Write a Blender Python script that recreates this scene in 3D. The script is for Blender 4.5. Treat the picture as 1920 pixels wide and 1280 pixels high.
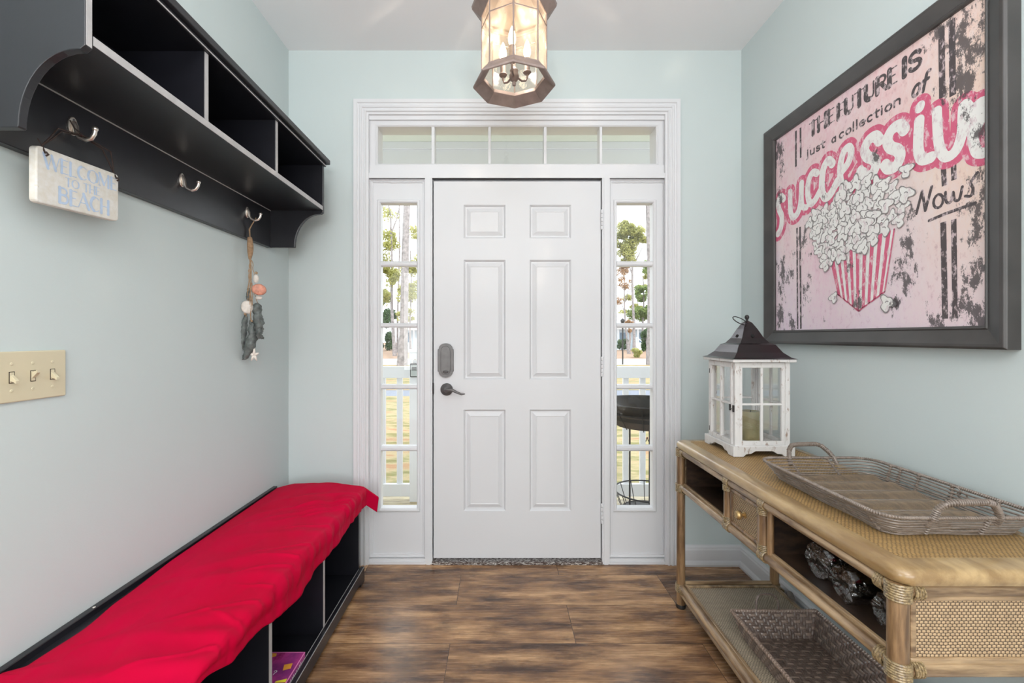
import bpy, math, random
from math import pi, sin, cos, sqrt, radians
from mathutils import Vector, Matrix, noise

# ------------------------------------------------------------------ camera, world, lights, exposure
for o in list(bpy.data.objects):
    bpy.data.objects.remove(o)
scene = bpy.context.scene
COL = scene.collection
EYE = 1.217          # eye height above the finished floor
F = 820.0            # focal length in pixels of a 1920 px wide frame
D = 2.343            # distance of the entrance wall
VX, VY = 936.0, 631.0

cam_data = bpy.data.cameras.new('camera')
cam_data.sensor_width = 36.0
cam_data.lens = F / 1920 * 36
cam_data.shift_x = (960 - VX) / 1920
cam_data.shift_y = -(640 - VY) / 1920
cam_data.clip_start = 0.02
cam = bpy.data.objects.new('camera', cam_data)
cam.location = (0, 0, EYE)
cam.rotation_euler = (pi / 2, 0, 0)
COL.objects.link(cam)
scene.camera = cam

scene.view_settings.view_transform = 'Standard'
scene.view_settings.look = 'None'
scene.view_settings.gamma = 1.0
scene.view_settings.use_curve_mapping = False
scene.view_settings.exposure = 0.08

world = bpy.data.worlds.new('world')
scene.world = world
world.use_nodes = True
wn = world.node_tree.nodes
bg = wn['Background']
bg.inputs[0].default_value = (0.90, 0.96, 1.0, 1)
bg.inputs[1].default_value = 3.0

def lamp(name, kind, loc, rot, energy, color=(1, 1, 1), **kw):
    d = bpy.data.lights.new(name, kind)
    d.energy = energy
    d.color = color
    for k, v in kw.items():
        setattr(d, k, v)
    o = bpy.data.objects.new(name, d)
    o.location = loc
    o.rotation_euler = rot
    COL.objects.link(o)
    return o

lamp('sun', 'SUN', (0, 0, 30), (radians(48), radians(22), 0), 2.2, (1.0, 0.95, 0.86), angle=radians(1.0))
# unseen fill lamps added behind the camera to even out the room
lamp('rear_fill_light', 'AREA', (0.2, -4.7, 1.55), (radians(90), 0, 0), 130, (0.97, 0.99, 1.0), shape='RECTANGLE', size=4.6, size_y=2.1)  # added broad fill from behind, no window opening there
lamp('side_fill_light', 'AREA', (-3.1, -2.2, 1.5), (radians(90), 0, radians(-90)), 62, (0.97, 0.99, 1.0), shape='RECTANGLE', size=2.2, size_y=1.8)  # added side fill that brightens the right wall
lamp('side_fill_light', 'AREA', (3.1, -2.2, 1.5), (radians(90), 0, radians(90)), 62, (0.97, 0.99, 1.0), shape='RECTANGLE', size=2.2, size_y=1.8)  # added side fill for the left wall
lamp('ceiling_fill_light', 'AREA', (0.0, -0.55, 1.75), (radians(172), 0, 0), 62, (0.95, 0.985, 1.0), shape='DISK', size=0.7)  # added uplight that brightens the ceiling
lamp('overhead_fill_light', 'AREA', (0.0, -2.2, 2.68), (0, 0, 0), 55, (1.0, 0.97, 0.93), shape='DISK', size=1.6)  # added overhead fill, no fixture modelled

# ------------------------------------------------------------------ helpers
def lin(c):
    c = c / 255.0
    return c / 12.92 if c <= 0.04045 else ((c + 0.055) / 1.055) ** 2.4
def rgb(r, g, b):
    return (lin(r), lin(g), lin(b), 1.0)
def wx(px, Y):
    return (px - VX) * Y / F
def wz(py, Y):
    return EYE + (VY - py) * Y / F

PARTPOS = {}
def tag(o, label=None, cat=None, group=None, kind=None):
    if label: o['label'] = label
    if cat: o['category'] = cat
    if group: o['group'] = group
    if kind: o['kind'] = kind
    return o
def empty(name, loc=(0, 0, 0), label=None, cat=None, group=None, kind=None, rz=0.0):
    o = bpy.data.objects.new(name, None)
    o.empty_display_size = 0.05
    o.location = loc
    o.rotation_euler = (0, 0, rz)
    COL.objects.link(o)
    tag(o, label, cat, group, kind)
    return o
def copy_tree(o, parent=None):
    c = o.copy()
    COL.objects.link(c)
    if parent is not None:
        c.parent = parent
    for ch in list(o.children):
        copy_tree(ch, c)
    return c

class MB:
    def __init__(s):
        s.v = []; s.f = []
    def add(s, vs, fs):
        b = len(s.v)
        s.v += [tuple(p) for p in vs]
        s.f += [tuple(i + b for i in f) for f in fs]
        return s
    def box(s, x0, x1, y0, y1, z0, z1):
        if x0 > x1: x0, x1 = x1, x0
        if y0 > y1: y0, y1 = y1, y0
        if z0 > z1: z0, z1 = z1, z0
        vs = [(x0, y0, z0), (x1, y0, z0), (x1, y1, z0), (x0, y1, z0), (x0, y0, z1), (x1, y0, z1), (x1, y1, z1), (x0, y1, z1)]
        return s.add(vs, [(0, 3, 2, 1), (4, 5, 6, 7), (0, 1, 5, 4), (1, 2, 6, 5), (2, 3, 7, 6), (3, 0, 4, 7)])
    def prism(s, pts, h0, h1, axis='z'):
        """extrude a closed polygon; pts are (a, b); axis x: (y,z), y: (x,z), z: (x,y)"""
        def P(a, b, h):
            return (h, a, b) if axis == 'x' else (a, h, b) if axis == 'y' else (a, b, h)
        n = len(pts)
        vs = [P(a, b, h0) for a, b in pts] + [P(a, b, h1) for a, b in pts]
        fs = [tuple(range(n)), tuple(range(2 * n - 1, n - 1, -1))]
        fs += [(i, n + i, n + (i + 1) % n, (i + 1) % n) for i in range(n)]
        return s.add(vs, fs)
    def tube(s, pts, r, n=10, closed=False, caps=True):
        pts = [Vector(p) for p in pts]
        m = len(pts)
        rs = r if isinstance(r, (list, tuple)) else [r] * m
        vs = []
        prev = None
        for i, p in enumerate(pts):
            if closed:
                t = pts[(i + 1) % m] - pts[i - 1]
            else:
                t = pts[min(i + 1, m - 1)] - pts[max(i - 1, 0)]
            if t.length < 1e-9: t = Vector((0, 0, 1))
            t.normalize()
            if prev is None:
                a = Vector((0, 0, 1)) if abs(t.z) < 0.9 else Vector((1, 0, 0))
                u = t.cross(a).normalized()
            else:
                u = (prev - t * prev.dot(t))
                if u.length < 1e-6: u = t.orthogonal()
                u.normalize()
            prev = u
            w = t.cross(u)
            for k in range(n):
                a = 2 * pi * k / n
                vs.append(p + (u * cos(a) + w * sin(a)) * rs[i])
        fs = []
        for i in range(m if closed else m - 1):
            j = (i + 1) % m
            for k in range(n):
                fs.append((i * n + k, i * n + (k + 1) % n, j * n + (k + 1) % n, j * n + k))
        if caps and not closed:
            fs.append(tuple(range(n - 1, -1, -1)))
            fs.append(tuple((m - 1) * n + k for k in range(n)))
        return s.add(vs, fs)
    def lathe(s, prof, c=(0, 0, 0), axis='z', n=24, a0=0.0):
        """prof: (radius, height) pairs"""
        vs = []
        for r, h in prof:
            for k in range(n):
                a = a0 + 2 * pi * k / n
                x, y = r * cos(a), r * sin(a)
                if axis == 'z': p = (c[0] + x, c[1] + y, c[2] + h)
                elif axis == 'x': p = (c[0] + h, c[1] + x, c[2] + y)
                else: p = (c[0] + x, c[1] + h, c[2] + y)
                vs.append(p)
        m = len(prof)
        fs = []
        for i in range(m - 1):
            for k in range(n):
                fs.append((i * n + k, i * n + (k + 1) % n, (i + 1) * n + (k + 1) % n, (i + 1) * n + k))
        if prof[0][0] > 1e-6: fs.append(tuple(range(n - 1, -1, -1)))
        if prof[-1][0] > 1e-6: fs.append(tuple((m - 1) * n + k for k in range(n)))
        return s.add(vs, fs)
    def torus(s, c, axis, R, r, n=20, k=6, sq=None):
        ax = Vector(axis).normalized()
        u = ax.orthogonal().normalized(); w = ax.cross(u)
        pts = []
        for i in range(n):
            a = 2 * pi * i / n
            pts.append(Vector(c) + (u * cos(a) + w * sin(a)) * R)
        return s.tube(pts, r, k, closed=True)
    def rings(s, rect, prof, y, open_bottom=False, back=None):
        """nested mitred rectangles in an XZ plane: rect = x0,x1,z0,z1, prof = (inset, depth towards viewer)"""
        x0, x1, z0, z1 = rect
        loops = []
        for ins, d in prof:
            if open_bottom:
                loops.append([(x0 + ins, y - d, z0), (x0 + ins, y - d, z1 - ins), (x1 - ins, y - d, z1 - ins), (x1 - ins, y - d, z0)])
            else:
                loops.append([(x0 + ins, y - d, z0 + ins), (x0 + ins, y - d, z1 - ins), (x1 - ins, y - d, z1 - ins), (x1 - ins, y - d, z0 + ins)])
        vs = [p for l in loops for p in l]
        fs = []
        for i in range(len(loops) - 1):
            for k in range(3 if open_bottom else 4):
                j = (k + 1) % 4
                fs.append((i * 4 + k, i * 4 + j, (i + 1) * 4 + j, (i + 1) * 4 + k))
        return s.add(vs, fs)
    def grid(s, fn, nu, nv, closed_u=False):
        vs = [fn(i / nu, j / nv) for j in range(nv + 1) for i in range(nu + (0 if closed_u else 1))]
        w = nu if closed_u else nu + 1
        fs = []
        for j in range(nv):
            for i in range(nu):
                i2 = (i + 1) % w if closed_u else i + 1
                fs.append((j * w + i, j * w + i2, (j + 1) * w + i2, (j + 1) * w + i))
        return s.add(vs, fs)
    def ball(s, c, r, n=12, m=8, sc=(1, 1, 1)):
        def fn(u, v):
            a = 2 * pi * u; b = pi * v - pi / 2
            return (c[0] + sc[0] * r * cos(b) * cos(a), c[1] + sc[1] * r * cos(b) * sin(a), c[2] + sc[2] * r * sin(b))
        return s.grid(fn, n, m, closed_u=True)
    def build(s, name, mat, parent=None, smooth=False, bevel=0.0, seg=2, local=False, solid=0.0, subsurf=0, auto=True):
        me = bpy.data.meshes.new(name)
        me.from_pydata(s.v, [], s.f)
        me.update()
        if mat: me.materials.append(mat)
        o = bpy.data.objects.new(name, me)
        COL.objects.link(o)
        if smooth:
            for p in me.polygons: p.use_smooth = True
            if auto:
                try:
                    me.set_sharp_from_angle(angle=radians(45))
                except Exception:
                    pass
        if solid:
            m = o.modifiers.new('solid', 'SOLIDIFY'); m.thickness = solid; m.offset = 0
        if subsurf:
            m = o.modifiers.new('sub', 'SUBSURF'); m.levels = subsurf; m.render_levels = subsurf
        if bevel:
            m = o.modifiers.new('bevel', 'BEVEL'); m.width = bevel; m.segments = seg
            m.limit_method = 'ANGLE'; m.angle_limit = radians(40); m.harden_normals = False
        if parent is not None:
            o.parent = parent
            if not local and parent.type == 'EMPTY':
                o.matrix_parent_inverse = Matrix.Translation(-Vector(parent.location))
        return o
def struct(o, label=None):
    o['kind'] = 'structure'
    return o

# ------------------------------------------------------------------ materials
def new_mat(name):
    m = bpy.data.materials.new(name)
    m.use_nodes = True
    nt = m.node_tree
    b = nt.nodes['Principled BSDF']
    return m, nt, b
def N(nt, t, **kw):
    n = nt.nodes.new(t)
    for k, v in kw.items(): setattr(n, k, v)
    return n
def L(nt, a, b): nt.links.new(a, b)
def M_(nt, op, a, b=None, c=None, clamp=False):
    n = nt.nodes.new('ShaderNodeMath'); n.operation = op; n.use_clamp = clamp
    for i, x in enumerate((a, b, c)):
        if x is None: continue
        if isinstance(x, (int, float)): n.inputs[i].default_value = x
        else: nt.links.new(x, n.inputs[i])
    return n.outputs[0]
def mixc(nt, fac, c1, c2, mode='MIX'):
    n = nt.nodes.new('ShaderNodeMix'); n.data_type = 'RGBA'; n.blend_type = mode
    ins = {'f': n.inputs[0], 'a': n.inputs[6], 'b': n.inputs[7]}
    for k, x in (('f', fac), ('a', c1), ('b', c2)):
        if isinstance(x, (int, float)): ins[k].default_value = x
        elif isinstance(x, tuple): ins[k].default_value = x
        else: nt.links.new(x, ins[k])
    return n.outputs[2]
def coords(nt, scale=(1, 1, 1), loc=(0, 0, 0), rot=(0, 0, 0)):
    tc = N(nt, 'ShaderNodeTexCoord'); mp = N(nt, 'ShaderNodeMapping')
    mp.inputs['Scale'].default_value = scale; mp.inputs['Location'].default_value = loc; mp.inputs['Rotation'].default_value = rot
    L(nt, tc.outputs['Object'], mp.inputs['Vector'])
    return mp.outputs[0]
def ntex(nt, vec, scale=5, detail=3, rough=0.5):
    n = N(nt, 'ShaderNodeTexNoise'); n.inputs['Scale'].default_value = scale; n.inputs['Detail'].default_value = detail
    n.inputs['Roughness'].default_value = rough
    L(nt, vec, n.inputs['Vector'])
    return n.outputs['Fac']
def ramp(nt, fac, stops):
    r = N(nt, 'ShaderNodeValToRGB')
    els = r.color_ramp.elements
    while len(els) < len(stops): els.new(0.5)
    for e, (p, c) in zip(els, stops):
        e.position = p; e.color = c
    L(nt, fac, r.inputs[0])
    return r.outputs[0]
def bump(nt, b, h, strength=0.3, dist=0.01):
    n = N(nt, 'ShaderNodeBump'); n.inputs['Strength'].default_value = strength; n.inputs['Distance'].default_value = dist
    L(nt, h, n.inputs['Height']); L(nt, n.outputs[0], b.inputs['Normal'])
    return n
def simple(name, col, rough=0.5, metal=0.0, var=0.06, vscale=6.0, bumpy=0.0, bscale=60, coat=0.0, spec=0.5):
    m, nt, b = new_mat(name)
    v = coords(nt)
    f = ntex(nt, v, vscale, 4)
    d = tuple(max(0, c * (1 - var)) for c in col[:3]) + (1,)
    l = tuple(min(1, c * (1 + var)) for c in col[:3]) + (1,)
    L(nt, ramp(nt, f, [(0.3, d), (0.7, l)]), b.inputs['Base Color'])
    b.inputs['Roughness'].default_value = rough
    b.inputs['Metallic'].default_value = metal
    b.inputs['Coat Weight'].default_value = coat
    b.inputs['Specular IOR Level'].default_value = spec
    if bumpy: bump(nt, b, ntex(nt, v, bscale, 3), bumpy, 0.002)
    return m

M = {}
M['wall'] = simple('wall_paint', rgb(197, 207, 207), 0.75, var=0.012, vscale=1.5, bumpy=0.08, bscale=220)
M['ceiling'] = simple('ceiling_paint', rgb(234, 234, 236), 0.85, var=0.01, vscale=2, bumpy=0.10, bscale=150)
M['white'] = simple('white_trim_paint', rgb(216, 217, 220), 0.38, var=0.012, vscale=2)
M['door'] = simple('white_door_paint', rgb(210, 211, 214), 0.42, var=0.012, vscale=2, bumpy=0.05, bscale=120)
M['black'] = simple('black_satin_wood', rgb(24, 24, 30), 0.34, var=0.15, vscale=18, bumpy=0.04, bscale=160, spec=0.7)
M['edge'] = simple('worn_edge_sheen', rgb(172, 169, 169), 0.3, var=0.1, vscale=30)  # pale grey paints edge sheen and rubbed paint into the colour
M['nickel'] = simple('brushed_nickel', rgb(236, 228, 220), 0.38, metal=1.0)
M['pewter'] = simple('aged_pewter', rgb(104, 102, 102), 0.42, metal=0.45, var=0.12, vscale=40)
M['bronze'] = simple('aged_bronze', rgb(142, 126, 120), 0.5, metal=0.35, var=0.15, vscale=30)
M['darkmetal'] = simple('dark_metal', rgb(48, 46, 48), 0.35, metal=0.8, var=0.15, vscale=20)
M['blackmetal'] = simple('black_metal', rgb(40, 38, 38), 0.5, metal=0.3, var=0.2, vscale=25)
M['string'] = simple('brown_cord', rgb(56, 42, 38), 0.8, var=0.2, vscale=80)
M['rope'] = simple('jute_rope', rgb(170, 140, 110), 0.85, var=0.25, vscale=120, bumpy=0.6, bscale=400)
M['ivory'] = simple('ivory_plastic', rgb(206, 196, 168), 0.35, var=0.015)
M['dark_slot'] = simple('dark_slot', rgb(60, 50, 40), 0.6)
M['shell_orange'] = simple('orange_shell', rgb(205, 140, 118), 0.45, var=0.25, vscale=60, bumpy=0.5, bscale=200)
M['shell_white'] = simple('white_shell', rgb(222, 214, 205), 0.4, var=0.12, vscale=50, bumpy=0.4, bscale=150)
M['shell_dark'] = simple('dark_green_shell', rgb(92, 98, 96), 0.5, var=0.5, vscale=60, bumpy=0.6, bscale=120)
M['candle'] = simple('sage_candle_wax', rgb(150, 142, 104), 0.45, var=0.25, vscale=14)
M['candle'].node_tree.nodes['Principled BSDF'].inputs['Subsurface Weight'].default_value = 0.15
M['deck'] = None

def glass_mat(name, tint=(1, 1, 1, 1), base=0.05, edge=0.45, rough=0.0, bumpy=0.0, bscale=40, diffuse=0.0, dcol=(1, 1, 1, 1)):
    m = bpy.data.materials.new(name); m.use_nodes = True
    nt = m.node_tree; nt.nodes.clear()
    out = N(nt, 'ShaderNodeOutputMaterial')
    tr = N(nt, 'ShaderNodeBsdfTransparent'); tr.inputs[0].default_value = tint
    gl = N(nt, 'ShaderNodeBsdfGlossy'); gl.inputs['Roughness'].default_value = rough
    lw = N(nt, 'ShaderNodeLayerWeight'); lw.inputs['Blend'].default_value = 0.5
    fac = M_(nt, 'MULTIPLY_ADD', M_(nt, 'POWER', lw.outputs['Facing'], 3.0), edge, base, clamp=True)
    mx = N(nt, 'ShaderNodeMixShader')
    L(nt, fac, mx.inputs[0])
    if diffuse > 0:
        tl = N(nt, 'ShaderNodeBsdfTranslucent'); tl.inputs[0].default_value = dcol
        m2 = N(nt, 'ShaderNodeMixShader')
        v = coords(nt)
        nf = ntex(nt, v, bscale, 4, 0.6)
        L(nt, M_(nt, 'MULTIPLY', nf, diffuse * 2, clamp=True), m2.inputs[0])
        L(nt, tr.outputs[0], m2.inputs[1]); L(nt, tl.outputs[0], m2.inputs[2])
        L(nt, m2.outputs[0], mx.inputs[1])
    else:
        L(nt, tr.outputs[0], mx.inputs[1])
    L(nt, gl.outputs[0], mx.inputs[2])
    if bumpy:
        v = coords(nt)
        bn = N(nt, 'ShaderNodeBump'); bn.inputs['Strength'].default_value = bumpy; bn.inputs['Distance'].default_value = 0.01
        L(nt, ntex(nt, v, bscale, 3), bn.inputs['Height'])
        L(nt, bn.outputs[0], gl.inputs['Normal']); L(nt, bn.outputs[0], lw.inputs['Normal'])
    L(nt, mx.outputs[0], out.inputs[0])
    return m
M['glass'] = glass_mat('window_glass', base=0.035)
M['lantern_glass'] = glass_mat('lantern_glass', base=0.07, edge=0.5)
M['pendant_glass'] = glass_mat('seeded_amber_glass', tint=(1.0, 0.93, 0.84, 1), base=0.05, edge=0.35, rough=0.12, bumpy=0.25, bscale=30, diffuse=0.22, dcol=(1.0, 0.82, 0.62, 1))
M['plastic_wrap'] = glass_mat('crinkled_clear_plastic', tint=(0.98, 0.98, 0.98, 1), base=0.13, edge=0.7, rough=0.04, bumpy=1.0, bscale=42)

def emit(name, col, s):
    m = bpy.data.materials.new(name); m.use_nodes = True
    nt = m.node_tree; nt.nodes.clear()
    out = N(nt, 'ShaderNodeOutputMaterial'); e = N(nt, 'ShaderNodeEmission')
    e.inputs[0].default_value = col; e.inputs[1].default_value = s
    L(nt, e.outputs[0], out.inputs[0])
    return m
M['bulb'] = emit('lit_bulb', (1.0, 0.82, 0.56, 1), 14.0)

def floor_mat():
    m, nt, b = new_mat('laminate_planks')
    v = coords(nt, loc=(0.195 + 1.0, -1.735 + 0.25 * 40, 0))
    br = N(nt, 'ShaderNodeTexBrick')
    br.offset = 0.5; br.offset_frequency = 2
    br.inputs['Scale'].default_value = 1.0
    br.inputs['Brick Width'].default_value = 1.0
    br.inputs['Row Height'].default_value = 0.25
    br.inputs['Mortar Size'].default_value = 0.0012
    br.inputs['Mortar Smooth'].default_value = 0.2
    br.inputs['Color1'].default_value = (0, 0, 0, 1)
    br.inputs['Color2'].default_value = (1, 1, 1, 1)
    br.inputs['Mortar'].default_value = (0.5, 0.5, 0.5, 1)
    L(nt, v, br.inputs['Vector'])
    plank = br.outputs['Color']
    # shift the grain per plank
    v2 = coords(nt, scale=(1.9, 10, 1))
    add = N(nt, 'ShaderNodeVectorMath'); add.operation = 'MULTIPLY_ADD'
    L(nt, plank, add.inputs[0]); add.inputs[1].default_value = (7, 3, 5); L(nt, v2, add.inputs[2])
    g1 = ntex(nt, add.outputs[0], 1.6, 7, 0.62)
    v3 = N(nt, 'ShaderNodeVectorMath'); v3.operation = 'MULTIPLY'
    L(nt, add.outputs[0], v3.inputs[0]); v3.inputs[1].default_value = (1.2, 5.0, 1)
    g2 = ntex(nt, v3.outputs[0], 3.4, 6, 0.68)
    v4 = N(nt, 'ShaderNodeVectorMath'); v4.operation = 'MULTIPLY'
    L(nt, add.outputs[0], v4.inputs[0]); v4.inputs[1].default_value = (1.4, 0.55, 1)
    g3 = ntex(nt, v4.outputs[0], 1.5, 5, 0.65)
    base = ramp(nt, g1, [(0.34, rgb(78, 58, 46)), (0.44, rgb(122, 92, 68)), (0.54, rgb(158, 122, 88)), (0.66, rgb(196, 158, 118))])
    fine = ramp(nt, g2, [(0.36, (0.72, 0.70, 0.68, 1)), (0.60, (1.10, 1.10, 1.10, 1))])
    c = mixc(nt, 1.0, base, fine, 'MULTIPLY')
    dark = ramp(nt, g3, [(0.54, (0, 0, 0, 1)), (0.66, (1, 1, 1, 1))])
    c = mixc(nt, M_(nt, 'MULTIPLY', dark, 0.62), c, rgb(62, 44, 36))
    tone = ramp(nt, plank, [(0.0, (0.82, 0.80, 0.80, 1)), (1.0, (1.12, 1.10, 1.08, 1))])
    c = mixc(nt, 1.0, c, tone, 'MULTIPLY')
    c = mixc(nt, br.outputs['Fac'], c, rgb(58, 42, 34))
    L(nt, c, b.inputs['Base Color'])
    L(nt, ramp(nt, g2, [(0.3, (0.20, 0.20, 0.20, 1)), (0.7, (0.32, 0.32, 0.32, 1))]), b.inputs['Roughness'])
    h = M_(nt, 'SUBTRACT', M_(nt, 'MULTIPLY', g2, 0.25), br.outputs['Fac'])
    bump(nt, b, h, 0.25, 0.002)
    return m
M['floor'] = floor_mat()

def weave_mat(name, ax_u, ax_v, pu, pv, light, dark, rough=0.5, strength=0.8):
    """interlaced cane / rattan surface; ax_* pick object axes"""
    m, nt, b = new_mat(name)
    tc = N(nt, 'ShaderNodeTexCoord'); sp = N(nt, 'ShaderNodeSeparateXYZ')
    L(nt, tc.outputs['Object'], sp.inputs[0])
    U = sp.outputs[ax_u]; V = sp.outputs[ax_v]
    wob = ntex(nt, tc.outputs['Object'], 14, 2)
    vv = M_(nt, 'DIVIDE', V, pv)
    vv = M_(nt, 'ADD', vv, M_(nt, 'MULTIPLY', wob, 0.6))
    row = M_(nt, 'FLOOR', vv)
    par = M_(nt, 'FLOORED_MODULO', row, 2.0)
    uu = M_(nt, 'ADD', M_(nt, 'DIVIDE', U, pu), M_(nt, 'ADD', M_(nt, 'MULTIPLY', par, 0.5), M_(nt, 'MULTIPLY', wob, 1.2)))
    su = M_(nt, 'ABSOLUTE', M_(nt, 'SINE', M_(nt, 'MULTIPLY', uu, pi)))
    sv = M_(nt, 'ABSOLUTE', M_(nt, 'SINE', M_(nt, 'MULTIPLY', vv, pi)))
    h = M_(nt, 'MULTIPLY', M_(nt, 'POWER', su, 0.8), M_(nt, 'POWER', sv, 0.55))
    tone = ntex(nt, tc.outputs['Object'], 55, 3)
    lc = ramp(nt, tone, [(0.3, tuple(c * 0.78 for c in light[:3]) + (1,)), (0.7, light)])
    c = mixc(nt, ramp(nt, h, [(0.12, (0, 0, 0, 1)), (0.66, (1, 1, 1, 1))]), dark, lc)
    L(nt, c, b.inputs['Base Color'])
    b.inputs['Roughness'].default_value = rough
    bump(nt, b, h, strength, 0.002)
    return m
CL, CD = rgb(188, 158, 112), rgb(84, 64, 42)
M['cane_top'] = weave_mat('cane_weave_top', 0, 1, 0.0100, 0.0060, rgb(192, 156, 102), rgb(98, 74, 44))
M['cane_shelf'] = weave_mat('cane_weave_shelf', 0, 1, 0.0100, 0.0058, rgb(186, 172, 150), rgb(104, 90, 76))
M['cane_end'] = weave_mat('cane_weave_end', 0, 2, 0.0092, 0.0062, rgb(196, 168, 132), rgb(78, 62, 48))
M['cane_drawer'] = weave_mat('cane_weave_drawer', 1, 2, 0.0092, 0.0062, rgb(182, 156, 122), rgb(80, 64, 48))

def rattan_mat(name, light, dark, scale=(1, 1, 1), rough=0.32, lo=0.38, hi=0.62):
    m, nt, b = new_mat(name)
    v = coords(nt, scale=scale)
    g = ntex(nt, v, 7, 5, 0.6)
    g2 = ntex(nt, v, 40, 3, 0.6)
    c = ramp(nt, g, [(lo, dark), (0.5, tuple((a + c) / 2 for a, c in zip(light, dark))), (hi, light)])
    c = mixc(nt, M_(nt, 'MULTIPLY', g2, 0.25), c, dark)
    L(nt, c, b.inputs['Base Color'])
    b.inputs['Roughness'].default_value = rough
    b.inputs['Coat Weight'].default_value = 0.5
    b.inputs['Coat Roughness'].default_value = 0.15
    return m
RL, RD = rgb(184, 156, 120), rgb(104, 80, 56)
M['rattan_y'] = rattan_mat('rattan_pole_lengthwise', RL, RD, (6, 0.7, 6))
M['rattan_x'] = rattan_mat('rattan_pole_crosswise', RL, RD, (0.7, 6, 6))
M['rattan_z'] = rattan_mat('rattan_pole_upright', rgb(160, 128, 92), rgb(92, 68, 46), (6, 6, 0.7))
M['binding'] = rattan_mat('rattan_binding', rgb(170, 148, 108), rgb(96, 78, 52), (30, 30, 30), 0.35)
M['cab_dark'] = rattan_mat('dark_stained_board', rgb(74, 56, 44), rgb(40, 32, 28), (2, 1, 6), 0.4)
M['wicker'] = rattan_mat('grey_brown_wicker', rgb(156, 142, 130), rgb(92, 80, 72), (9, 9, 9), 0.5, 0.15, 0.85)
M['wicker_rod'] = rattan_mat('wicker_floor_rod', rgb(172, 148, 118), rgb(92, 82, 74), (9, 3, 9), 0.5, 0.15, 0.85)
M['basket_a'] = rattan_mat('dark_woven_strip', rgb(178, 158, 144), rgb(104, 86, 76), (5, 5, 5), 0.3, 0.1, 0.9)
M['basket_b'] = rattan_mat('darker_woven_strip', rgb(134, 116, 106), rgb(78, 64, 58), (5, 5, 5), 0.3, 0.1, 0.9)

def distressed_white():
    m, nt, b = new_mat('distressed_white_wood')
    v = coords(nt, scale=(10, 10, 4))
    g = ntex(nt, v, 5, 6, 0.7)
    g2 = ntex(nt, coords(nt, scale=(30, 30, 9)), 3, 4)
    c = mixc(nt, ramp(nt, g, [(0.58, (0, 0, 0, 1)), (0.66, (1, 1, 1, 1))]), rgb(214, 212, 210), rgb(140, 112, 92))
    c = mixc(nt, M_(nt, 'MULTIPLY', g2, 0.35), c, rgb(178, 176, 176))
    L(nt, c, b.inputs['Base Color']); b.inputs['Roughness'].default_value = 0.6
    bump(nt, b, g2, 0.3, 0.002)
    return m
M['distress'] = distressed_white()

def cloth_mat():
    m, nt, b = new_mat('red_cotton_cloth')
    v = coords(nt, scale=(1, 1, 1))
    g = ntex(nt, v, 3, 3)
    L(nt, ramp(nt, g, [(0.3, rgb(188, 0, 48)), (0.7, rgb(198, 0, 58))]), b.inputs['Base Color'])
    b.inputs['Roughness'].default_value = 0.7
    b.inputs['Specular IOR Level'].default_value = 0.08
    b.inputs['Sheen Weight'].default_value = 0.0
    b.inputs['Sheen Tint'].default_value = (1.0, 0.3, 0.45, 1)
    bump(nt, b, ntex(nt, coords(nt, scale=(400, 400, 400)), 3, 2), 0.15, 0.001)
    return m
M['cloth'] = cloth_mat()

# ------------------------------------------------------------------ room shell
XL, XR = wx(541, D), wx(1390, D)        # side walls
ZC = wz(94.5, D)                        # ceiling height
WT = 0.14                               # entrance wall thickness
OX0, OX1, OZ1 = wx(684, D), wx(1258, D), wz(216, D)

m = MB(); m.box(-3.2, 3.2, -5.0, D + 0.02, -0.12, 0.0)
struct(m.build('floor', M['floor']))
m = MB(); m.box(-3.2, 3.2, -5.0, D + WT, ZC, ZC + 0.14)
struct(m.build('ceiling', M['ceiling']))
m = MB(); m.box(XL - 0.14, XL, -0.4, D + WT, 0, ZC)
struct(m.build('wall_left', M['wall']))
m = MB(); m.box(XR, XR + 0.14, -0.4, D + WT, 0, ZC)
struct(m.build('wall_right', M['wall']))
m = MB()
m.box(XL, OX0, D, D + WT, 0, ZC); m.box(OX1, XR, D, D + WT, 0, ZC); m.box(OX0, OX1, D, D + WT, OZ1, ZC)
struct(m.build('wall_back', M['wall']))
# adjoining living room behind the camera
m = MB(); m.box(-3.2, XL - 0.14, -0.4, -0.26, 0, ZC)
struct(m.build('wall_left_return', M['wall']))
m = MB(); m.box(XR + 0.14, 3.2, -0.4, -0.26, 0, ZC)
struct(m.build('wall_right_return', M['wall']))
m = MB(); m.box(-3.34, -3.2, -5.0, -0.26, 0, ZC)
struct(m.build('wall_living_left', M['wall']))
m = MB(); m.box(3.2, 3.34, -5.0, -0.26, 0, ZC)
struct(m.build('wall_living_right', M['wall']))
m = MB(); m.box(-3.34, 3.34, -5.14, -5.0, 0, ZC)
struct(m.build('wall_front', M['wall']))

def baseboard(name, p, q, nrm):
    """moulded baseboard with shoe from p to q (x,y) with the room on side nrm"""
    prof = [(0, 0), (0.030, 0), (0.030, 0.010), (0.024, 0.020), (0.015, 0.026), (0.015, 0.080), (0.012, 0.088), (0.012, 0.094), (0.007, 0.102), (0, 0.104)]
    m = MB()
    k = len(prof)
    vs = []
    for c in (p, q):
        for d, z in prof: vs.append((c[0] + nrm[0] * d, c[1] + nrm[1] * d, z))
    fs = [(i, (i + 1) % k, k + (i + 1) % k, k + i) for i in range(k)] + [tuple(range(k)), tuple(range(2 * k - 1, k - 1, -1))]
    m.add(vs, fs)
    return struct(m.build(name, M['white'], bevel=0))
baseboard('baseboard_back', (wx(1275, D) + 0.001, D), (XR, D), (0, -1))
baseboard('baseboard_right', (XR, -0.4), (XR, D), (-1, 0))
baseboard('baseboard_left', (XL, -0.4), (XL, 0.90), (1, 0))
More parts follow.
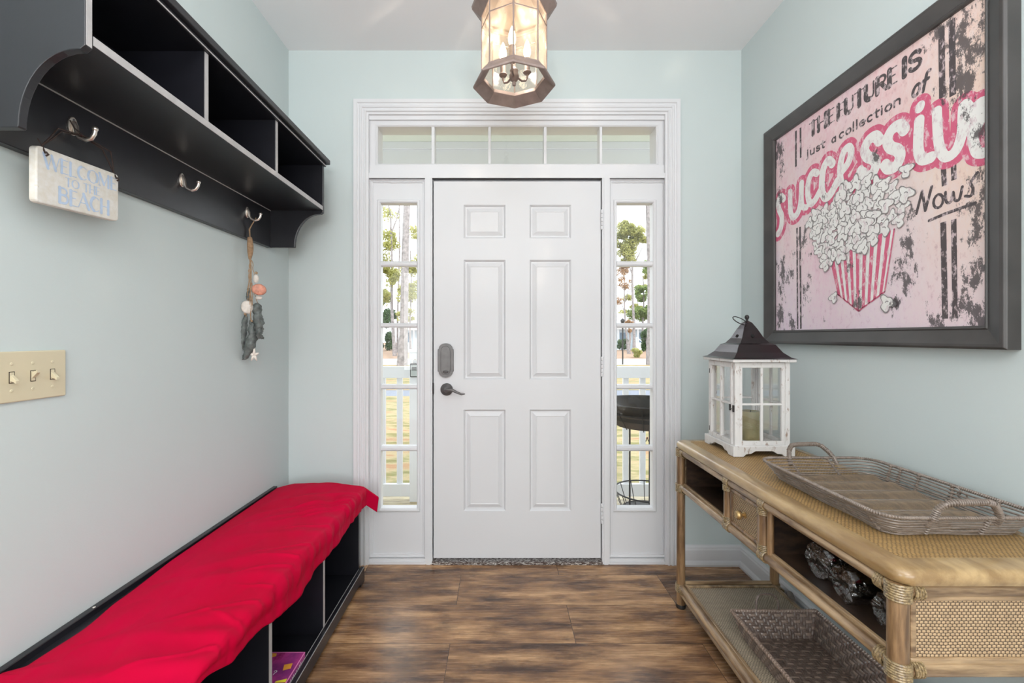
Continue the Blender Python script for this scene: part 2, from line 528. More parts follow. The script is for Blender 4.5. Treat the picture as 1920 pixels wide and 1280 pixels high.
baseboard('baseboard_back_left', (XL + 0.0, D), (wx(664, D) - 0.001, D), (0, -1))

# door casing
PX = 1 / 350.0
cas = [(0, 0), (0, 0.022), (0.018, 0.022), (0.022, 0.016), (0.030, 0.016), (0.034, 0.020), (0.042, 0.020), (0.046, 0.014), (0.052, 0.014),
       (0.056, 0.018), (0.062, 0.018), (0.066, 0.010), (0.076, 0.010), (0.078, 0.0)]
m = MB(); m.rings((wx(665, D), wx(1273, D), 0.0, wz(189, D)), cas, D, open_bottom=True)
struct(m.build('trim_1', M['white']))
# frame of the entrance unit
m = MB()
yf, yb = D + 0.004, D + WT - 0.005
zb = 0.0
m.box(wx(684, D), wx(691, D), D + 0.001, yb, zb, wz(216, D))
m.box(wx(1252, D), wx(1258, D), D + 0.001, yb, zb, wz(216, D))
m.box(wx(691, D), wx(1252, D), D + 0.001, yb, wz(224, D), wz(216, D))
m.box(wx(691, D), wx(1252, D), yf, yb, wz(334, D), wz(309, D))          # transom rail
m.box(wx(687, D), wx(1255, D), D - 0.006, D + 0.02, wz(334, D), wz(325, D))
for a, b_ in ((797, 810.5), (1129, 1143)):
    m.box(wx(a, D), wx(b_, D), D - 0.004, yb, zb, wz(334, D))
    m.box(wx(a + 3, D), wx(b_ - 3, D), D - 0.009, D, zb, wz(334, D))
m.box(wx(808, D), wx(815, D), D + 0.056, yb, zb, wz(336, D))             # door stops
m.box(wx(1124, D), wx(1131, D), D + 0.056, yb, zb, wz(336, D))
m.box(wx(810, D), wx(1129, D), D + 0.056, yb, wz(343, D), wz(334, D))
struct(m.build('trim_2', M['white']))
m = MB(); m.box(wx(810.5, D), wx(1129, D), D - 0.012, D + WT, 0.0, wz(1051.5, D))
thr_m, nt, b = new_mat('worn_dark_threshold')
g = ntex(nt, coords(nt, scale=(12, 40, 40)), 6, 5, 0.7)
L(nt, ramp(nt, g, [(0.50, rgb(66, 50, 44)), (0.56, rgb(190, 186, 182))]), b.inputs['Base Color']); b.inputs['Roughness'].default_value = 0.6
struct(m.build('trim_3', thr_m))

# transom window
def pane_box(x0, x1, y, z0, z1): return MB().box(x0, x1, y - 0.002, y + 0.002, z0, z1)
def sash(name, outer, inner, y0, y1, mat=None, extra=None):
    """ring frame: outer/inner = x0,x1,z0,z1"""
    X0, X1, Z0, Z1 = outer; a, b_, c, d = inner
    m = MB()
    m.box(X0, a, y0, y1, Z0, Z1); m.box(b_, X1, y0, y1, Z0, Z1)
    m.box(a, b_, y0, y1, Z0, c); m.box(a, b_, y0, y1, d, Z1)
    if extra: extra(m)
    return m.build(name, mat or M['white'])
yt = D + 0.014
o = struct(sash('window_3', (wx(691, D), wx(1252, D), wz(309, D), wz(224, D)),
                (wx(707, D), wx(1232, D), wz(308.5, D), wz(235, D)), yt, yt + 0.10,
                extra=lambda m: m.rings((wx(703, D), wx(1236, D), wz(309, D), wz(231, D)), [(0, 0), (0, 0.004), (0.006, 0.006), (0.012, 0.0)], yt)))
pane_box(wx(706, D), wx(1233, D), yt + 0.045, wz(309, D), wz(234, D)).build('pane', M['glass'], o)
for a, b_ in ((808.8, 814.7), (915.3, 920.3), (1019.7, 1025), (1124.5, 1129.2)):
    MB().box(wx(a, yt), wx(b_, yt), yt, yt + 0.062, wz(309, D), wz(235, D)).build('muntin', M['white'], o, bevel=0.002)

# sidelights
def sidelight(name, x0, x1, g0, g1):
    ys = D + 0.026
    Z0, Z1 = 0.0, wz(334, D)
    c, d = wz(956, D), wz(378, D)
    def ex(m):
        # moulding round the glass and stop mouldings round the panel
        m.rings((g0 - 0.018, g1 + 0.018, c - 0.018, d + 0.018), [(0, 0), (0, 0.004), (0.004, 0.008), (0.012, 0.008), (0.018, 0.0)], ys)
        m.rings((x0, x1, wz(1047, D), Z1), [(0, 0.012), (0.006, 0.012), (0.010, 0.006), (0.016, 0.006), (0.018, 0)], ys)
        m.box(x0, x1, ys - 0.022, ys, 0.0, wz(1048, D)); m.box(x0, x1, ys - 0.032, ys, 0.0, wz(1053, D))
    o = struct(sash(name, (x0, x1, Z0, Z1), (g0, g1, c, d), ys, ys + 0.045, extra=ex))
    pane_box(g0 - 0.002, g1 + 0.002, ys + 0.026, c - 0.002, d + 0.002).build('pane', M['glass'], o)
    for a, b_ in ((487.5, 497), (605, 614), (722, 731), (839, 848.5)):
        t, u = wz(b_, D), wz(a, D)
        pr = [(ys + 0.044, t), (ys + 0.008, t), (ys + 0.002, t + 0.008), (ys + 0.002, u - 0.008), (ys + 0.008, u), (ys + 0.044, u)]
        MB().prism(pr, g0, g1, 'x').build('muntin', M['white'], o)
    return o
sidelight('window_1', wx(691, D), wx(797, D), wx(711.5, D), wx(780, D))
sidelight('window_2', wx(1143, D), wx(1252, D), wx(1159, D), wx(1227, D))

# six-panel door
dx0, dx1, dz0, dz1 = wx(812.8, D), wx(1127, D), wz(1047, D), wz(338.8, D)
yd = D + 0.008
m = MB()
cols = [(wx(869, D), wx(948, D)), (wx(993, D), wx(1071.5, D))]
rows = [(wz(446, D), wz(383, D)), (wz(712, D), wz(486.5, D)), (wz(959, D), wz(768, D))]
xs = [dx0, cols[0][0], cols[0][1], cols[1][0], cols[1][1], dx1]
zs = [dz0, rows[2][0], rows[2][1], rows[1][0], rows[1][1], rows[0][0], rows[0][1], dz1]
for i in range(5):
    for j in range(7):
        if i in (1, 3) and j in (1, 3, 5):
            m.rings((xs[i], xs[i + 1], zs[j], zs[j + 1]), [(0, 0), (0.004, -0.004), (0.009, -0.012), (0.016, -0.012), (0.036, -0.003), (0.040, -0.0045), (0.042, -0.0045)], yd)
            q = 0.042
            m.add([(xs[i] + q, yd + 0.0045, zs[j] + q), (xs[i + 1] - q, yd + 0.0045, zs[j] + q), (xs[i + 1] - q, yd + 0.0045, zs[j + 1] - q), (xs[i] + q, yd + 0.0045, zs[j + 1] - q)], [(0, 1, 2, 3)])
        else:
            m.add([(xs[i], yd, zs[j]), (xs[i + 1], yd, zs[j]), (xs[i + 1], yd, zs[j + 1]), (xs[i], yd, zs[j + 1])], [(0, 1, 2, 3)])
yb_ = D + 0.054
m.add([(dx0, yd, dz0), (dx1, yd, dz0), (dx1, yd, dz1), (dx0, yd, dz1), (dx0, yb_, dz0), (dx1, yb_, dz0), (dx1, yb_, dz1), (dx0, yb_, dz1)],
      [(7, 6, 5, 4), (0, 4, 5, 1), (1, 5, 6, 2), (2, 6, 7, 3), (3, 7, 4, 0)])
door = struct(m.build('door_1', M['door']))
# deadbolt plate
cx, c0, c1 = wx(835.8, D), wz(707, D), wz(643.5, D)
def plate_outline(cx, z0, z1, w, notch=0.006):
    pts = []
    h = w / 2 - notch
    for k in range(13):
        a = pi * k / 12
        pts.append((cx + h * cos(a), z1 - h * 0.75 + h * 0.75 * sin(a)))
    pts.append((cx - h, z1 - h * 0.75 - 0.001)); pts.append((cx - w / 2, z1 - h * 0.75 - 0.006))
    pts.append((cx - w / 2, z0 + h * 0.75 + 0.006)); pts.append((cx - h, z0 + h * 0.75 + 0.001))
    for k in range(13):
        a = pi + pi * k / 12
        pts.append((cx + h * cos(a), z0 + h * 0.75 + h * 0.75 * sin(a)))
    pts.append((cx + w / 2, z0 + h * 0.75 + 0.006)); pts.append((cx + w / 2, z1 - h * 0.75 - 0.006))
    return pts
lock = MB().prism(plate_outline(cx, c0, c1, 0.084), yd - 0.016, yd, 'y').build('deadbolt_plate', M['pewter'], door, bevel=0.004)
MB().prism(plate_outline(cx, c0 + 0.014, c1 - 0.014, 0.052, 0.003), yd - 0.021, yd - 0.016, 'y').build('inner_plate', M['pewter'], lock, bevel=0.002)
MB().ball((cx + 0.001, yd - 0.028, c0 + 0.030), 0.016, sc=(1, 0.7, 0.45)).build('thumb_turn', M['pewter'], lock, smooth=True)
# lever
lx, lz = wx(837.3, D), wz(730, D)
lever = MB().lathe([(0.0, -0.022), (0.014, -0.022), (0.018, -0.016), (0.030, -0.012), (0.0335, -0.006), (0.0335, 0)], (lx, yd, lz), 'y', 28).build('lever_rose', M['pewter'], door, smooth=True)
MB().tube([(lx, yd - 0.018, lz), (lx, yd - 0.045, lz), (lx + 0.012, yd - 0.056, lz + 0.003), (lx + 0.035, yd - 0.056, lz + 0.003), (lx + 0.060, yd - 0.054, lz - 0.010), (lx + 0.085, yd - 0.052, lz - 0.020), (lx + 0.102, yd - 0.052, lz - 0.018)],
          [0.011, 0.011, 0.0105, 0.009, 0.0065, 0.0055, 0.003], 10).build('lever', M['pewter'], lever, smooth=True)
MB().box(wx(810.8, D), wx(813.4, D), D + 0.002, D + 0.010, wz(738, D), wz(718, D)).build('strike_plate', M['darkmetal'], door)
for a, b_ in ((393, 431), (668, 706), (943, 981)):
    h = MB()
    z0, z1 = wz(b_, D), wz(a, D); st = (z1 - z0) / 5
    for k in range(5):
        h.lathe([(0.006, k * st + 0.001), (0.0065, k * st + 0.002), (0.0065, (k + 1) * st - 0.002), (0.006, (k + 1) * st - 0.001)], (wx(1128.5, D), D - 0.004, z0), 'z', 12)
    h.build('hinge', M['white'], door, smooth=True)

# ------------------------------------------------------------------ wall shelf with hooks
BK = XL + 0.020          # front of the back panel
SF = -0.852
SY0, SY1 = 0.8996, 2.129
T = 0.017
zt, zb2 = EYE + 0.831, EYE + 0.431
shelf = empty('wall_shelf', (XL, 1.51, zb2), 'long black wooden cubby shelf with coat hooks, mounted on the left wall', 'wall shelf')
def end_outline():
    pts = [(XL, zt), (SF, zt), (SF, EYE + 0.600), (SF - 0.010, EYE + 0.592), (SF - 0.016, EYE + 0.592)]
    for k in range(1, 13):
        a = (pi / 2) * k / 12
        pts.append((SF - 0.016 - 0.121 * sin(a), EYE + 0.592 - 0.158 * (1 - cos(a))))
    pts += [(SF - 0.139, zb2), (XL, zb2)]
    return pts
for y in (SY0, SY1 - T):
    MB().prism(end_outline(), y, y + T, 'y').build('end_panel', M['black'], shelf, bevel=0.0018)
MB().box(XL, SF + 0.022, SY0 - 0.02, SY1 + 0.022, zt + 0.012, zt + 0.035).build('top_board', M['black'], shelf, bevel=0.004, seg=3)
MB().box(XL, SF + 0.008, SY0 - 0.008, SY1 + 0.008, zt - 0.003, zt + 0.012).build('top_moulding', M['black'], shelf, bevel=0.003)
MB().box(BK, SF + 0.0, SY0 + T, SY1 - T, EYE + 0.609, EYE + 0.631).build('shelf_board', M['black'], shelf, bevel=0.002)
for yc in (1.277, 1.680):
    MB().box(BK, SF - 0.003, yc - 0.0085, yc + 0.0085, EYE + 0.631, zt).build('divider', M['black'], shelf, bevel=0.0015)
MB().box(XL, BK, SY0 + T, SY1 - T, EYE + 0.614, zt).build('back_panel', M['black'], shelf)
MB().box(XL, BK + 0.004, SY0 + T, SY1 - T, zb2, EYE + 0.612).build('hook_rail', M['black'], shelf, bevel=0.002)
for yc in (1.277, 1.680):  # thin pale strips paint the sheen along the shelf's front edges
    MB().box(SF - 0.0030, SF - 0.0022, yc - 0.0078, yc + 0.0078, EYE + 0.632, zt - 0.004).build('edge_sheen_band', M['edge'], shelf)
MB().box(SF, SF + 0.0008, SY0 + T + 0.001, SY1 - T - 0.001, EYE + 0.6105, EYE + 0.6295).build('edge_sheen_band', M['edge'], shelf)
MB().box(SF, SF + 0.0008, SY0 + 0.002, SY0 + T - 0.002, EYE + 0.602, zt - 0.004).build('edge_sheen_band', M['edge'], shelf)
MB().box(SF + 0.008, SF + 0.0088, SY0, SY1, zt - 0.002, zt + 0.002).build('edge_sheen_band', M['edge'], shelf)
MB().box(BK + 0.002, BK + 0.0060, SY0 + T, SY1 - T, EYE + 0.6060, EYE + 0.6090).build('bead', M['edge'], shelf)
HX = BK + 0.004
HZ = EYE + 0.548
def hook(y):
    m = MB()
    m.lathe([(0.0, 0.0), (0.0, 0.0)], (HX, y, HZ), 'x', 8)
    m = MB()
    pts = [(y + 0.013 * cos(a), HZ - 0.004 + 0.024 * sin(a)) for a in [2 * pi * k / 24 for k in range(24)]]
    m.prism(pts, HX, HX + 0.004, 'x')
    o = m.build('hook', M['nickel'], shelf, bevel=0.0012)
    m = MB()
    m.tube([(HX + 0.004, y, HZ + 0.006), (HX + 0.009, y, HZ - 0.004), (HX + 0.011, y, HZ - 0.020), (HX + 0.020, y, HZ - 0.033), (HX + 0.036, y, HZ - 0.040), (HX + 0.050, y, HZ - 0.036), (HX + 0.058, y, HZ - 0.024), (HX + 0.060, y, HZ - 0.013)],
           [0.006, 0.007, 0.0065, 0.0055, 0.005, 0.005, 0.005, 0.0048], 10)
    m.ball((HX + 0.060, y, HZ - 0.011), 0.0068)
    m.build('prong', M['nickel'], o, smooth=True)
    m = MB()
    for zz in (HZ + 0.012, HZ - 0.019): MB().ball((HX + 0.004, y + 0.001, zz), 0.0035, 8, 6, (0.5, 1, 1)).build('screw', M['pewter'], o, smooth=True)
HY = [1.131, 1.520, 1.914]
for y in HY: hook(y)

# ------------------------------------------------------------------ stroke lettering
def arc(cx, cy, rx, ry, a0, a1, n=12):
    return [(cx + rx * cos(radians(a0 + (a1 - a0) * k / n)), cy + ry * sin(radians(a0 + (a1 - a0) * k / n))) for k in range(n + 1)]
# glyph: advance, list of (polyline, weight) ; weight 1 = stem, 0 = hairline
G = {
 'W': (1.20, [([(0.05, 1), (0.35, 0)], 1), ([(0.35, 0), (0.60, 1)], 0), ([(0.60, 1), (0.88, 0)], 1), ([(0.88, 0), (1.15, 1)], 0)]),
 'E': (0.66, [([(0.12, 0), (0.12, 1)], 1), ([(0.12, 1), (0.58, 1)], 0), ([(0.12, 0.52), (0.48, 0.52)], 0), ([(0.12, 0), (0.60, 0)], 0)]),
 'L': (0.62, [([(0.12, 0), (0.12, 1)], 1), ([(0.12, 0), (0.58, 0)], 0)]),
 'C': (0.84, [(arc(0.50, 0.5, 0.40, 0.5, 50, 110), 0), (arc(0.50, 0.5, 0.40, 0.5, 110, 250), 1), (arc(0.50, 0.5, 0.40, 0.5, 250, 310), 0)]),
 'O': (0.96, [(arc(0.48, 0.5, 0.40, 0.5, 40, 140), 0), (arc(0.48, 0.5, 0.40, 0.5, 140, 220), 1), (arc(0.48, 0.5, 0.40, 0.5, 220, 320), 0), (arc(0.48, 0.5, 0.40, 0.5, -40, 40), 1)]),
 'M': (1.06, [([(0.10, 0), (0.10, 1)], 0), ([(0.10, 1), (0.50, 0.15)], 1), ([(0.50, 0.15), (0.90, 1)], 0), ([(0.90, 1), (0.90, 0)], 1)]),
 'T': (0.74, [([(0.02, 1), (0.72, 1)], 0), ([(0.37, 0), (0.37, 1)], 1)]),
 'H': (0.84, [([(0.12, 0), (0.12, 1)], 1), ([(0.72, 0), (0.72, 1)], 1), ([(0.12, 0.52), (0.72, 0.52)], 0)]),
 'B': (0.78, [([(0.12, 0), (0.12, 1)], 1), ([(0.12, 1), (0.38, 1)] + arc(0.38, 0.77, 0.24, 0.23, 90, -90) + [(0.12, 0.54)], 0.35), ([(0.12, 0.54), (0.40, 0.54)] + arc(0.40, 0.27, 0.28, 0.27, 90, -90) + [(0.12, 0)], 0.6)]),
 'A': (0.90, [([(0.03, 0), (0.42, 1)], 0), ([(0.42, 1), (0.84, 0)], 1), ([(0.17, 0.36), (0.68, 0.36)], 0)]),
 'F': (0.62, [([(0.12, 0), (0.12, 1)], 1), ([(0.12, 1), (0.58, 1)], 0), ([(0.12, 0.52), (0.46, 0.52)], 0)]),
 'U': (0.82, [([(0.12, 1), (0.12, 0.3)] + arc(0.40, 0.3, 0.28, 0.30, 180, 270), 1), (arc(0.40, 0.3, 0.28, 0.30, 270, 360) + [(0.68, 1)], 0.2)]),
 'R': (0.80, [([(0.12, 0), (0.12, 1)], 1), ([(0.12, 1), (0.40, 1)] + arc(0.40, 0.76, 0.26, 0.24, 90, -90) + [(0.12, 0.52)], 0.3), ([(0.38, 0.52), (0.72, 0)], 0.7)]),
 'I': (0.34, [([(0.15, 0), (0.15, 1)], 1)]),
 'S': (0.66, [(arc(0.33, 0.75, 0.24, 0.25, 20, 180) + arc(0.33, 0.75, 0.24, 0.25, 180, 250) + arc(0.33, 0.25, 0.26, 0.25, 70, 0) + arc(0.33, 0.25, 0.26, 0.25, 0, -160), 0.6)]),
 ' ': (0.45, []),
 'j': (0.40, [([(0.2, 0.62), (0.2, -0.15)] + arc(0.08, -0.15, 0.12, 0.12, 0, -90, 4), 0.5), ([(0.2, 0.84), (0.2, 0.86)], 0.5)]),
 'u': (0.60, [([(0.1, 0.6), (0.1, 0.2)] + arc(0.28, 0.2, 0.18, 0.2, 180, 360, 8) + [(0.46, 0.6)], 0.5), ([(0.46, 0.6), (0.46, 0)], 0.5)]),
 's': (0.50, [(arc(0.25, 0.45, 0.15, 0.15, 20, 250, 8) + arc(0.25, 0.15, 0.16, 0.15, 70, -160, 8), 0.5)]),
 't': (0.46, [([(0.2, 0.85), (0.2, 0.12)] + arc(0.3, 0.12, 0.1, 0.12, 180, 290, 5), 0.5), ([(0.04, 0.6), (0.4, 0.6)], 0.5)]),
 'a': (0.60, [(arc(0.27, 0.3, 0.19, 0.3, 0, 360, 14), 0.5), ([(0.47, 0.6), (0.47, 0)], 0.5)]),
 'c': (0.56, [(arc(0.30, 0.3, 0.20, 0.3, 50, 310, 12), 0.5)]),
 'o': (0.60, [(arc(0.30, 0.3, 0.21, 0.3, 0, 360, 14), 0.5)]),
 'l': (0.28, [([(0.12, 1), (0.12, 0)], 0.5)]),
 'e': (0.58, [([(0.1, 0.32), (0.48, 0.32)] + arc(0.29, 0.3, 0.20, 0.3, 5, 315, 12), 0.5)]),
 'i': (0.28, [([(0.12, 0.6), (0.12, 0)], 0.5), ([(0.12, 0.84), (0.12, 0.86)], 0.5)]),
 'n': (0.60, [([(0.1, 0), (0.1, 0.6)], 0.5), ([(0.1, 0.4)] + arc(0.28, 0.4, 0.18, 0.2, 180, 0, 8) + [(0.46, 0)], 0.5)]),
 'f': (0.42, [(arc(0.30, 0.82, 0.12, 0.18, 60, 180, 6) + [(0.18, 0)], 0.5), ([(0.04, 0.58), (0.36, 0.58)], 0.5)]),
 '?': (0.60, [(arc(0.3, 0.75, 0.22, 0.25, 170, -60, 10) + [(0.3, 0.4), (0.3, 0.25)], 0.6), ([(0.3, 0.02), (0.3, 0.04)], 0.6)]),
}
def stroke2d(m, pts, w, fn, lift=0.0, cap=True):
    """flat stroke; fn maps (a, b, lift) to a point"""
    for i in range(len(pts) - 1):
        (a0, b0), (a1, b1) = pts[i], pts[i + 1]
        dx, dy = a1 - a0, b1 - b0
        l = sqrt(dx * dx + dy * dy) or 1e-9
        nx, ny = -dy / l * w / 2, dx / l * w / 2
        m.add([fn(a0 + nx, b0 + ny, lift), fn(a0 - nx, b0 - ny, lift), fn(a1 - nx, b1 - ny, lift), fn(a1 + nx, b1 + ny, lift)], [(0, 1, 2, 3)])
    for i, (a, b_) in enumerate(pts):
        if not cap and i in (0, len(pts) - 1): continue
        k = 10
        m.add([fn(a + w / 2 * cos(2 * pi * j / k), b_ + w / 2 * sin(2 * pi * j / k), lift) for j in range(k)], [tuple(range(k))])
import numpy as np
def smooth_poly(pts, k=5):
    """Catmull-Rom through the control points"""
    if len(pts) < 3: return list(pts)
    P = [pts[0]] + list(pts) + [pts[-1]]
    out = []
    for i in range(1, len(P) - 2):
        p0, p1, p2, p3 = P[i - 1], P[i], P[i + 1], P[i + 2]
        for j in range(k):
            t = j / k
            out.append(tuple(0.5 * (2 * p1[d] + (p2[d] - p0[d]) * t + (2 * p0[d] - 5 * p1[d] + 4 * p2[d] - p3[d]) * t * t + (3 * p1[d] - p0[d] - 3 * p2[d] + p3[d]) * t ** 3) for d in (0, 1)))
    out.append(tuple(pts[-1]))
    return out
def field_mesh(m, strokes, fn, cell, lift, clip=None):
    """one clean flat mesh covering the union of round-capped strokes (marching squares)"""
    R = max(w for _, w in strokes)
    xs = [p[0] for s, _ in strokes for p in s]; ys = [p[1] for s, _ in strokes for p in s]
    x0, x1, y0, y1 = min(xs) - R, max(xs) + R, min(ys) - R, max(ys) + R
    if clip: x0, x1, y0, y1 = max(x0, clip[0]), min(x1, clip[1]), max(y0, clip[2]), min(y1, clip[3])
    nx, ny = int((x1 - x0) / cell) + 1, int((y1 - y0) / cell) + 1
    gx_ = np.linspace(x0, x1, nx + 1); gy_ = np.linspace(y0, y1, ny + 1)
    Xg, Yg = np.meshgrid(gx_, gy_)
    f = np.full(Xg.shape, -1e9)
    for s, w in strokes:
        if len(s) == 1: s = [s[0], (s[0][0] + 1e-6, s[0][1])]
        for (ax, ay), (bx_, by_) in zip(s, s[1:]):
            lo = np.searchsorted(gx_, min(ax, bx_) - w), np.searchsorted(gx_, max(ax, bx_) + w)
            lq = np.searchsorted(gy_, min(ay, by_) - w), np.searchsorted(gy_, max(ay, by_) + w)
            sl = (slice(lq[0], lq[1] + 1), slice(lo[0], lo[1] + 1))
            X_, Y_ = Xg[sl], Yg[sl]
            dx, dy = bx_ - ax, by_ - ay
            L2 = dx * dx + dy * dy + 1e-18
            t = np.clip(((X_ - ax) * dx + (Y_ - ay) * dy) / L2, 0, 1)
            d = np.sqrt((X_ - ax - t * dx) ** 2 + (Y_ - ay - t * dy) ** 2)
            f[sl] = np.maximum(f[sl], w / 2 - d)
    vs, fs, key = [], [], {}
    def vid(k, a, b_):
        if k not in key:
            key[k] = len(vs); vs.append(fn(a, b_, lift))
        return key[k]
    act = (np.maximum.reduce([f[:-1, :-1], f[1:, :-1], f[:-1, 1:], f[1:, 1:]]) > 0)
    for j, i in zip(*np.nonzero(act)):
        cs = [(j, i), (j, i + 1), (j + 1, i + 1), (j + 1, i)]
        val = [f[c] for c in cs]
        poly = []
        for k in range(4):
            c, d = cs[k], cs[(k + 1) % 4]; a, b_ = val[k], val[(k + 1) % 4]
            if a > 0: poly.append(vid(('v', c), gx_[c[1]], gy_[c[0]]))
            if (a > 0) != (b_ > 0):
                t = a / (a - b_)
                poly.append(vid(('e', min(c, d), max(c, d)), gx_[c[1]] + (gx_[d[1]] - gx_[c[1]]) * t, gy_[c[0]] + (gy_[d[0]] - gy_[c[0]]) * t))
        if len(poly) >= 3: fs.append(tuple(poly))
    return m.add(vs, fs)
def text2d(m, s, x0, y0, width, h, fn, stem=0.2, hair=0.06, lift=0.0, slant=0.0, rise=None, serif=False):
    tot = sum(G[c][0] for c in s)
    kx = width / tot
    x = 0; st = []
    for c in s:
        adv, strokes = G[c]
        for pts, wt in strokes:
            q = [(x0 + (x + a) * kx + slant * b_ * h, y0 + b_ * h) for (a, b_) in pts]
            w = (hair + (stem - hair) * wt) * h
            st.append((q, w))
            if serif and len(pts) == 2 and abs(pts[0][0] - pts[1][0]) < 0.02:
                for e in q: st.append(([(e[0] - 0.10 * h, e[1]), (e[0] + 0.10 * h, e[1])], hair * h))
        x += adv
    field_mesh(m, st, fn, h / 45 if serif else h / 30, lift)
def text2d_old(m, s, x0, y0, width, h, fn, stem=0.2, hair=0.06, lift=0.0, slant=0.0, rise=None, serif=False):
    tot = sum(G[c][0] for c in s)
    kx = width / tot
    x = 0
    for c in s:
        adv, strokes = G[c]
        for pts, wt in strokes:
            q = []
            for (a, b_) in pts:
                X = x0 + (x + a) * kx + slant * b_ * h
                Y = y0 + b_ * h + (rise(X) if rise else 0)
                q.append((X, Y))
            w = (hair + (stem - hair) * wt) * h
            stroke2d(m, q, w, fn, lift, cap=True)
            if serif and len(pts) == 2 and abs(pts[0][0] - pts[1][0]) < 0.02:
                for e in q: stroke2d(m, [(e[0] - 0.10 * h, e[1]), (e[0] + 0.10 * h, e[1])], hair * h, fn, lift)
        x += adv

# ------------------------------------------------------------------ welcome sign
A = Vector((-0.968, 0.987, 0)); Bv = Vector((-1.0, 1.2, 0))
# front face corners, nearer end first
pL = Vector((wx(68.5, 0.992), 0.992)); pR = Vector((wx(222.4, 1.217), 1.217))
dirv = (pR - pL).normalized(); outn = Vector((dirv.y, -dirv.x))     # outn points into the room (+X)
W_ = (pR - pL).length
zTL, zTR, HH = EYE + 0.436, EYE + 0.450, 0.130
sign = empty('hanging_sign', (pL.x, (pL.y + pR.y) / 2, zTL - HH), 'cream wooden plaque reading WELCOME TO THE BEACH, hung by cord from the nearest coat hook', 'sign')
tilt = (zTR - zTL) / W_
def sgn(a, b_, off):
    """a along the sign from its near end, b height from the bottom, off out of the face"""
    p = pL + dirv * a + outn * off
    return (p.x, p.y, zTL - HH + b_ + tilt * a)
r = 0.010
out = []
for (ccx, ccy, a0) in ((W_ - r, HH - r, 0), (r, HH - r, 90), (r, r, 180), (W_ - r, r, 270)):
    for k in range(5):
        a = radians(a0 + 22.5 * k); out.append((ccx + r * cos(a), ccy + r * sin(a)))
m = MB(); n_ = len(out)
m.add([sgn(a, b_, 0) for a, b_ in out] + [sgn(a, b_, -0.018) for a, b_ in out],
      [tuple(range(n_)), tuple(range(2 * n_ - 1, n_ - 1, -1))] + [(i, n_ + i, n_ + (i + 1) % n_, (i + 1) % n_) for i in range(n_)])
mt, nt, b = new_mat('cream_painted_board')
g = ntex(nt, coords(nt, scale=(20, 20, 20)), 3, 5, 0.6)
L(nt, ramp(nt, g, [(0.3, rgb(214, 208, 196)), (0.65, rgb(226, 224, 220)), (0.8, rgb(200, 184, 156))]), b.inputs['Base Color']); b.inputs['Roughness'].default_value = 0.5
m.build('board', mt, sign, bevel=0.0025)
M['blue_paint'] = simple('pale_blue_paint', rgb(184, 202, 226), 0.5, var=0.1, vscale=60)
m = MB()
text2d(m, 'WELCOME', 0.014, 0.084, 0.205, 0.032, sgn, stem=0.20, hair=0.055, lift=0.0006, serif=True)
text2d(m, 'TO THE', 0.068, 0.056, 0.098, 0.020, sgn, stem=0.18, hair=0.06, lift=0.0006, serif=True)
text2d(m, 'BEACH', 0.050, 0.012, 0.145, 0.036, sgn, stem=0.21, hair=0.055, lift=0.0006, serif=True)
m.build('lettering', M['blue_paint'], sign)
m = MB()
hk = Vector((HX + 0.030, HY[0], HZ - 0.030))
for a in (0.016, W_ - 0.012):
    hole = Vector(sgn(a, HH - 0.014, 0.004)); top = Vector(sgn(a, HH + 0.004, -0.004))
    for s_ in (-1, 1):
        side = Vector((0.004 * s_ + 0.002, -0.008 * s_ if a < 0.1 else 0.008 * s_, 0.0))
        mid = (top + hk) / 2 + Vector((0, -0.012 if a < 0.1 else 0.020, 0.020)) + side
        q2 = top * 0.75 + hk * 0.25 + Vector((0, -0.006 if a < 0.1 else 0.012, 0.008)) + side * 0.5
        m.tube([hole, top, q2, mid, hk + Vector((0.003 * s_, 0.0, 0.0))], 0.0019, 6)
    m.tube([hole + Vector((0.001, 0, 0.003)), hole + Vector((0.004, 0.003, -0.002)), hole + Vector((0.0, 0.001, -0.006))], 0.0024, 6)
    m.tube([top, top + Vector((0.003, -0.012, 0.010))], 0.0010, 5)
m.tube([hk + Vector((0, -0.004, 0.003)), hk + Vector((-0.006, -0.018, 0.012)), hk + Vector((-0.008, -0.028, 0.028))], 0.0016, 6)
m.build('cord', M['string'], sign, smooth=True)

# ------------------------------------------------------------------ shell garland on the far hook
gy = HY[2]
gx = HX + 0.035
garl = empty('shell_garland', (gx, gy, EYE - 0.10), 'jute rope garland of seashells and dark driftwood pods hanging from the farthest coat hook', 'wall hanging')
def gp(zx, zy, dX=0.0, dY=0.0):
    """zoom pixels of the garland -> point near its hanging line"""
    px, py = 420 + zx / 3.764, 360 + zy / 3.764
    Y = gy + dY
    return Vector(((px - VX) * Y / F, Y, wz(py, Y)))
m = MB()
top = Vector((gx, gy, HZ - 0.034))
m.tube([gp(184, 320), gp(181, 260), top + Vector((0.004, 0.002, 0.006)), gp(177, 262, dY=0.004), gp(183, 318, dY=0.003)], 0.0022, 6)
for k in range(30):       # woven bulge of coiled rope
    t = k / 29
    c = gp(182 + 4 * sin(t * 3), 322 + 150 * t)
    m.torus(c, (0, 0, 1), 0.0035 + 0.0075 * sin(pi * min(1, t * 0.9 + 0.12)) ** 0.7, 0.0022, 12, 5)
m.build('woven_grip', M['rope'], garl, smooth=True)
m = MB()
random.seed(5)
for (a, b_) in (((178, 470), (175, 700)), ((190, 470), (200, 800)), ((195, 480), (225, 620)), ((186, 470), (190, 900)), ((182, 480), (165, 780)), ((198, 640), (240, 800)), ((190, 700), (150, 880)), ((184, 500), (192, 920))):
    p, q = gp(*a), gp(*b_)
    pts = [p.lerp(q, t / 8) + Vector((random.uniform(-1, 1), random.uniform(-1, 1), 0)) * 0.003 for t in range(9)]
    m.tube(pts, 0.0016, 5)
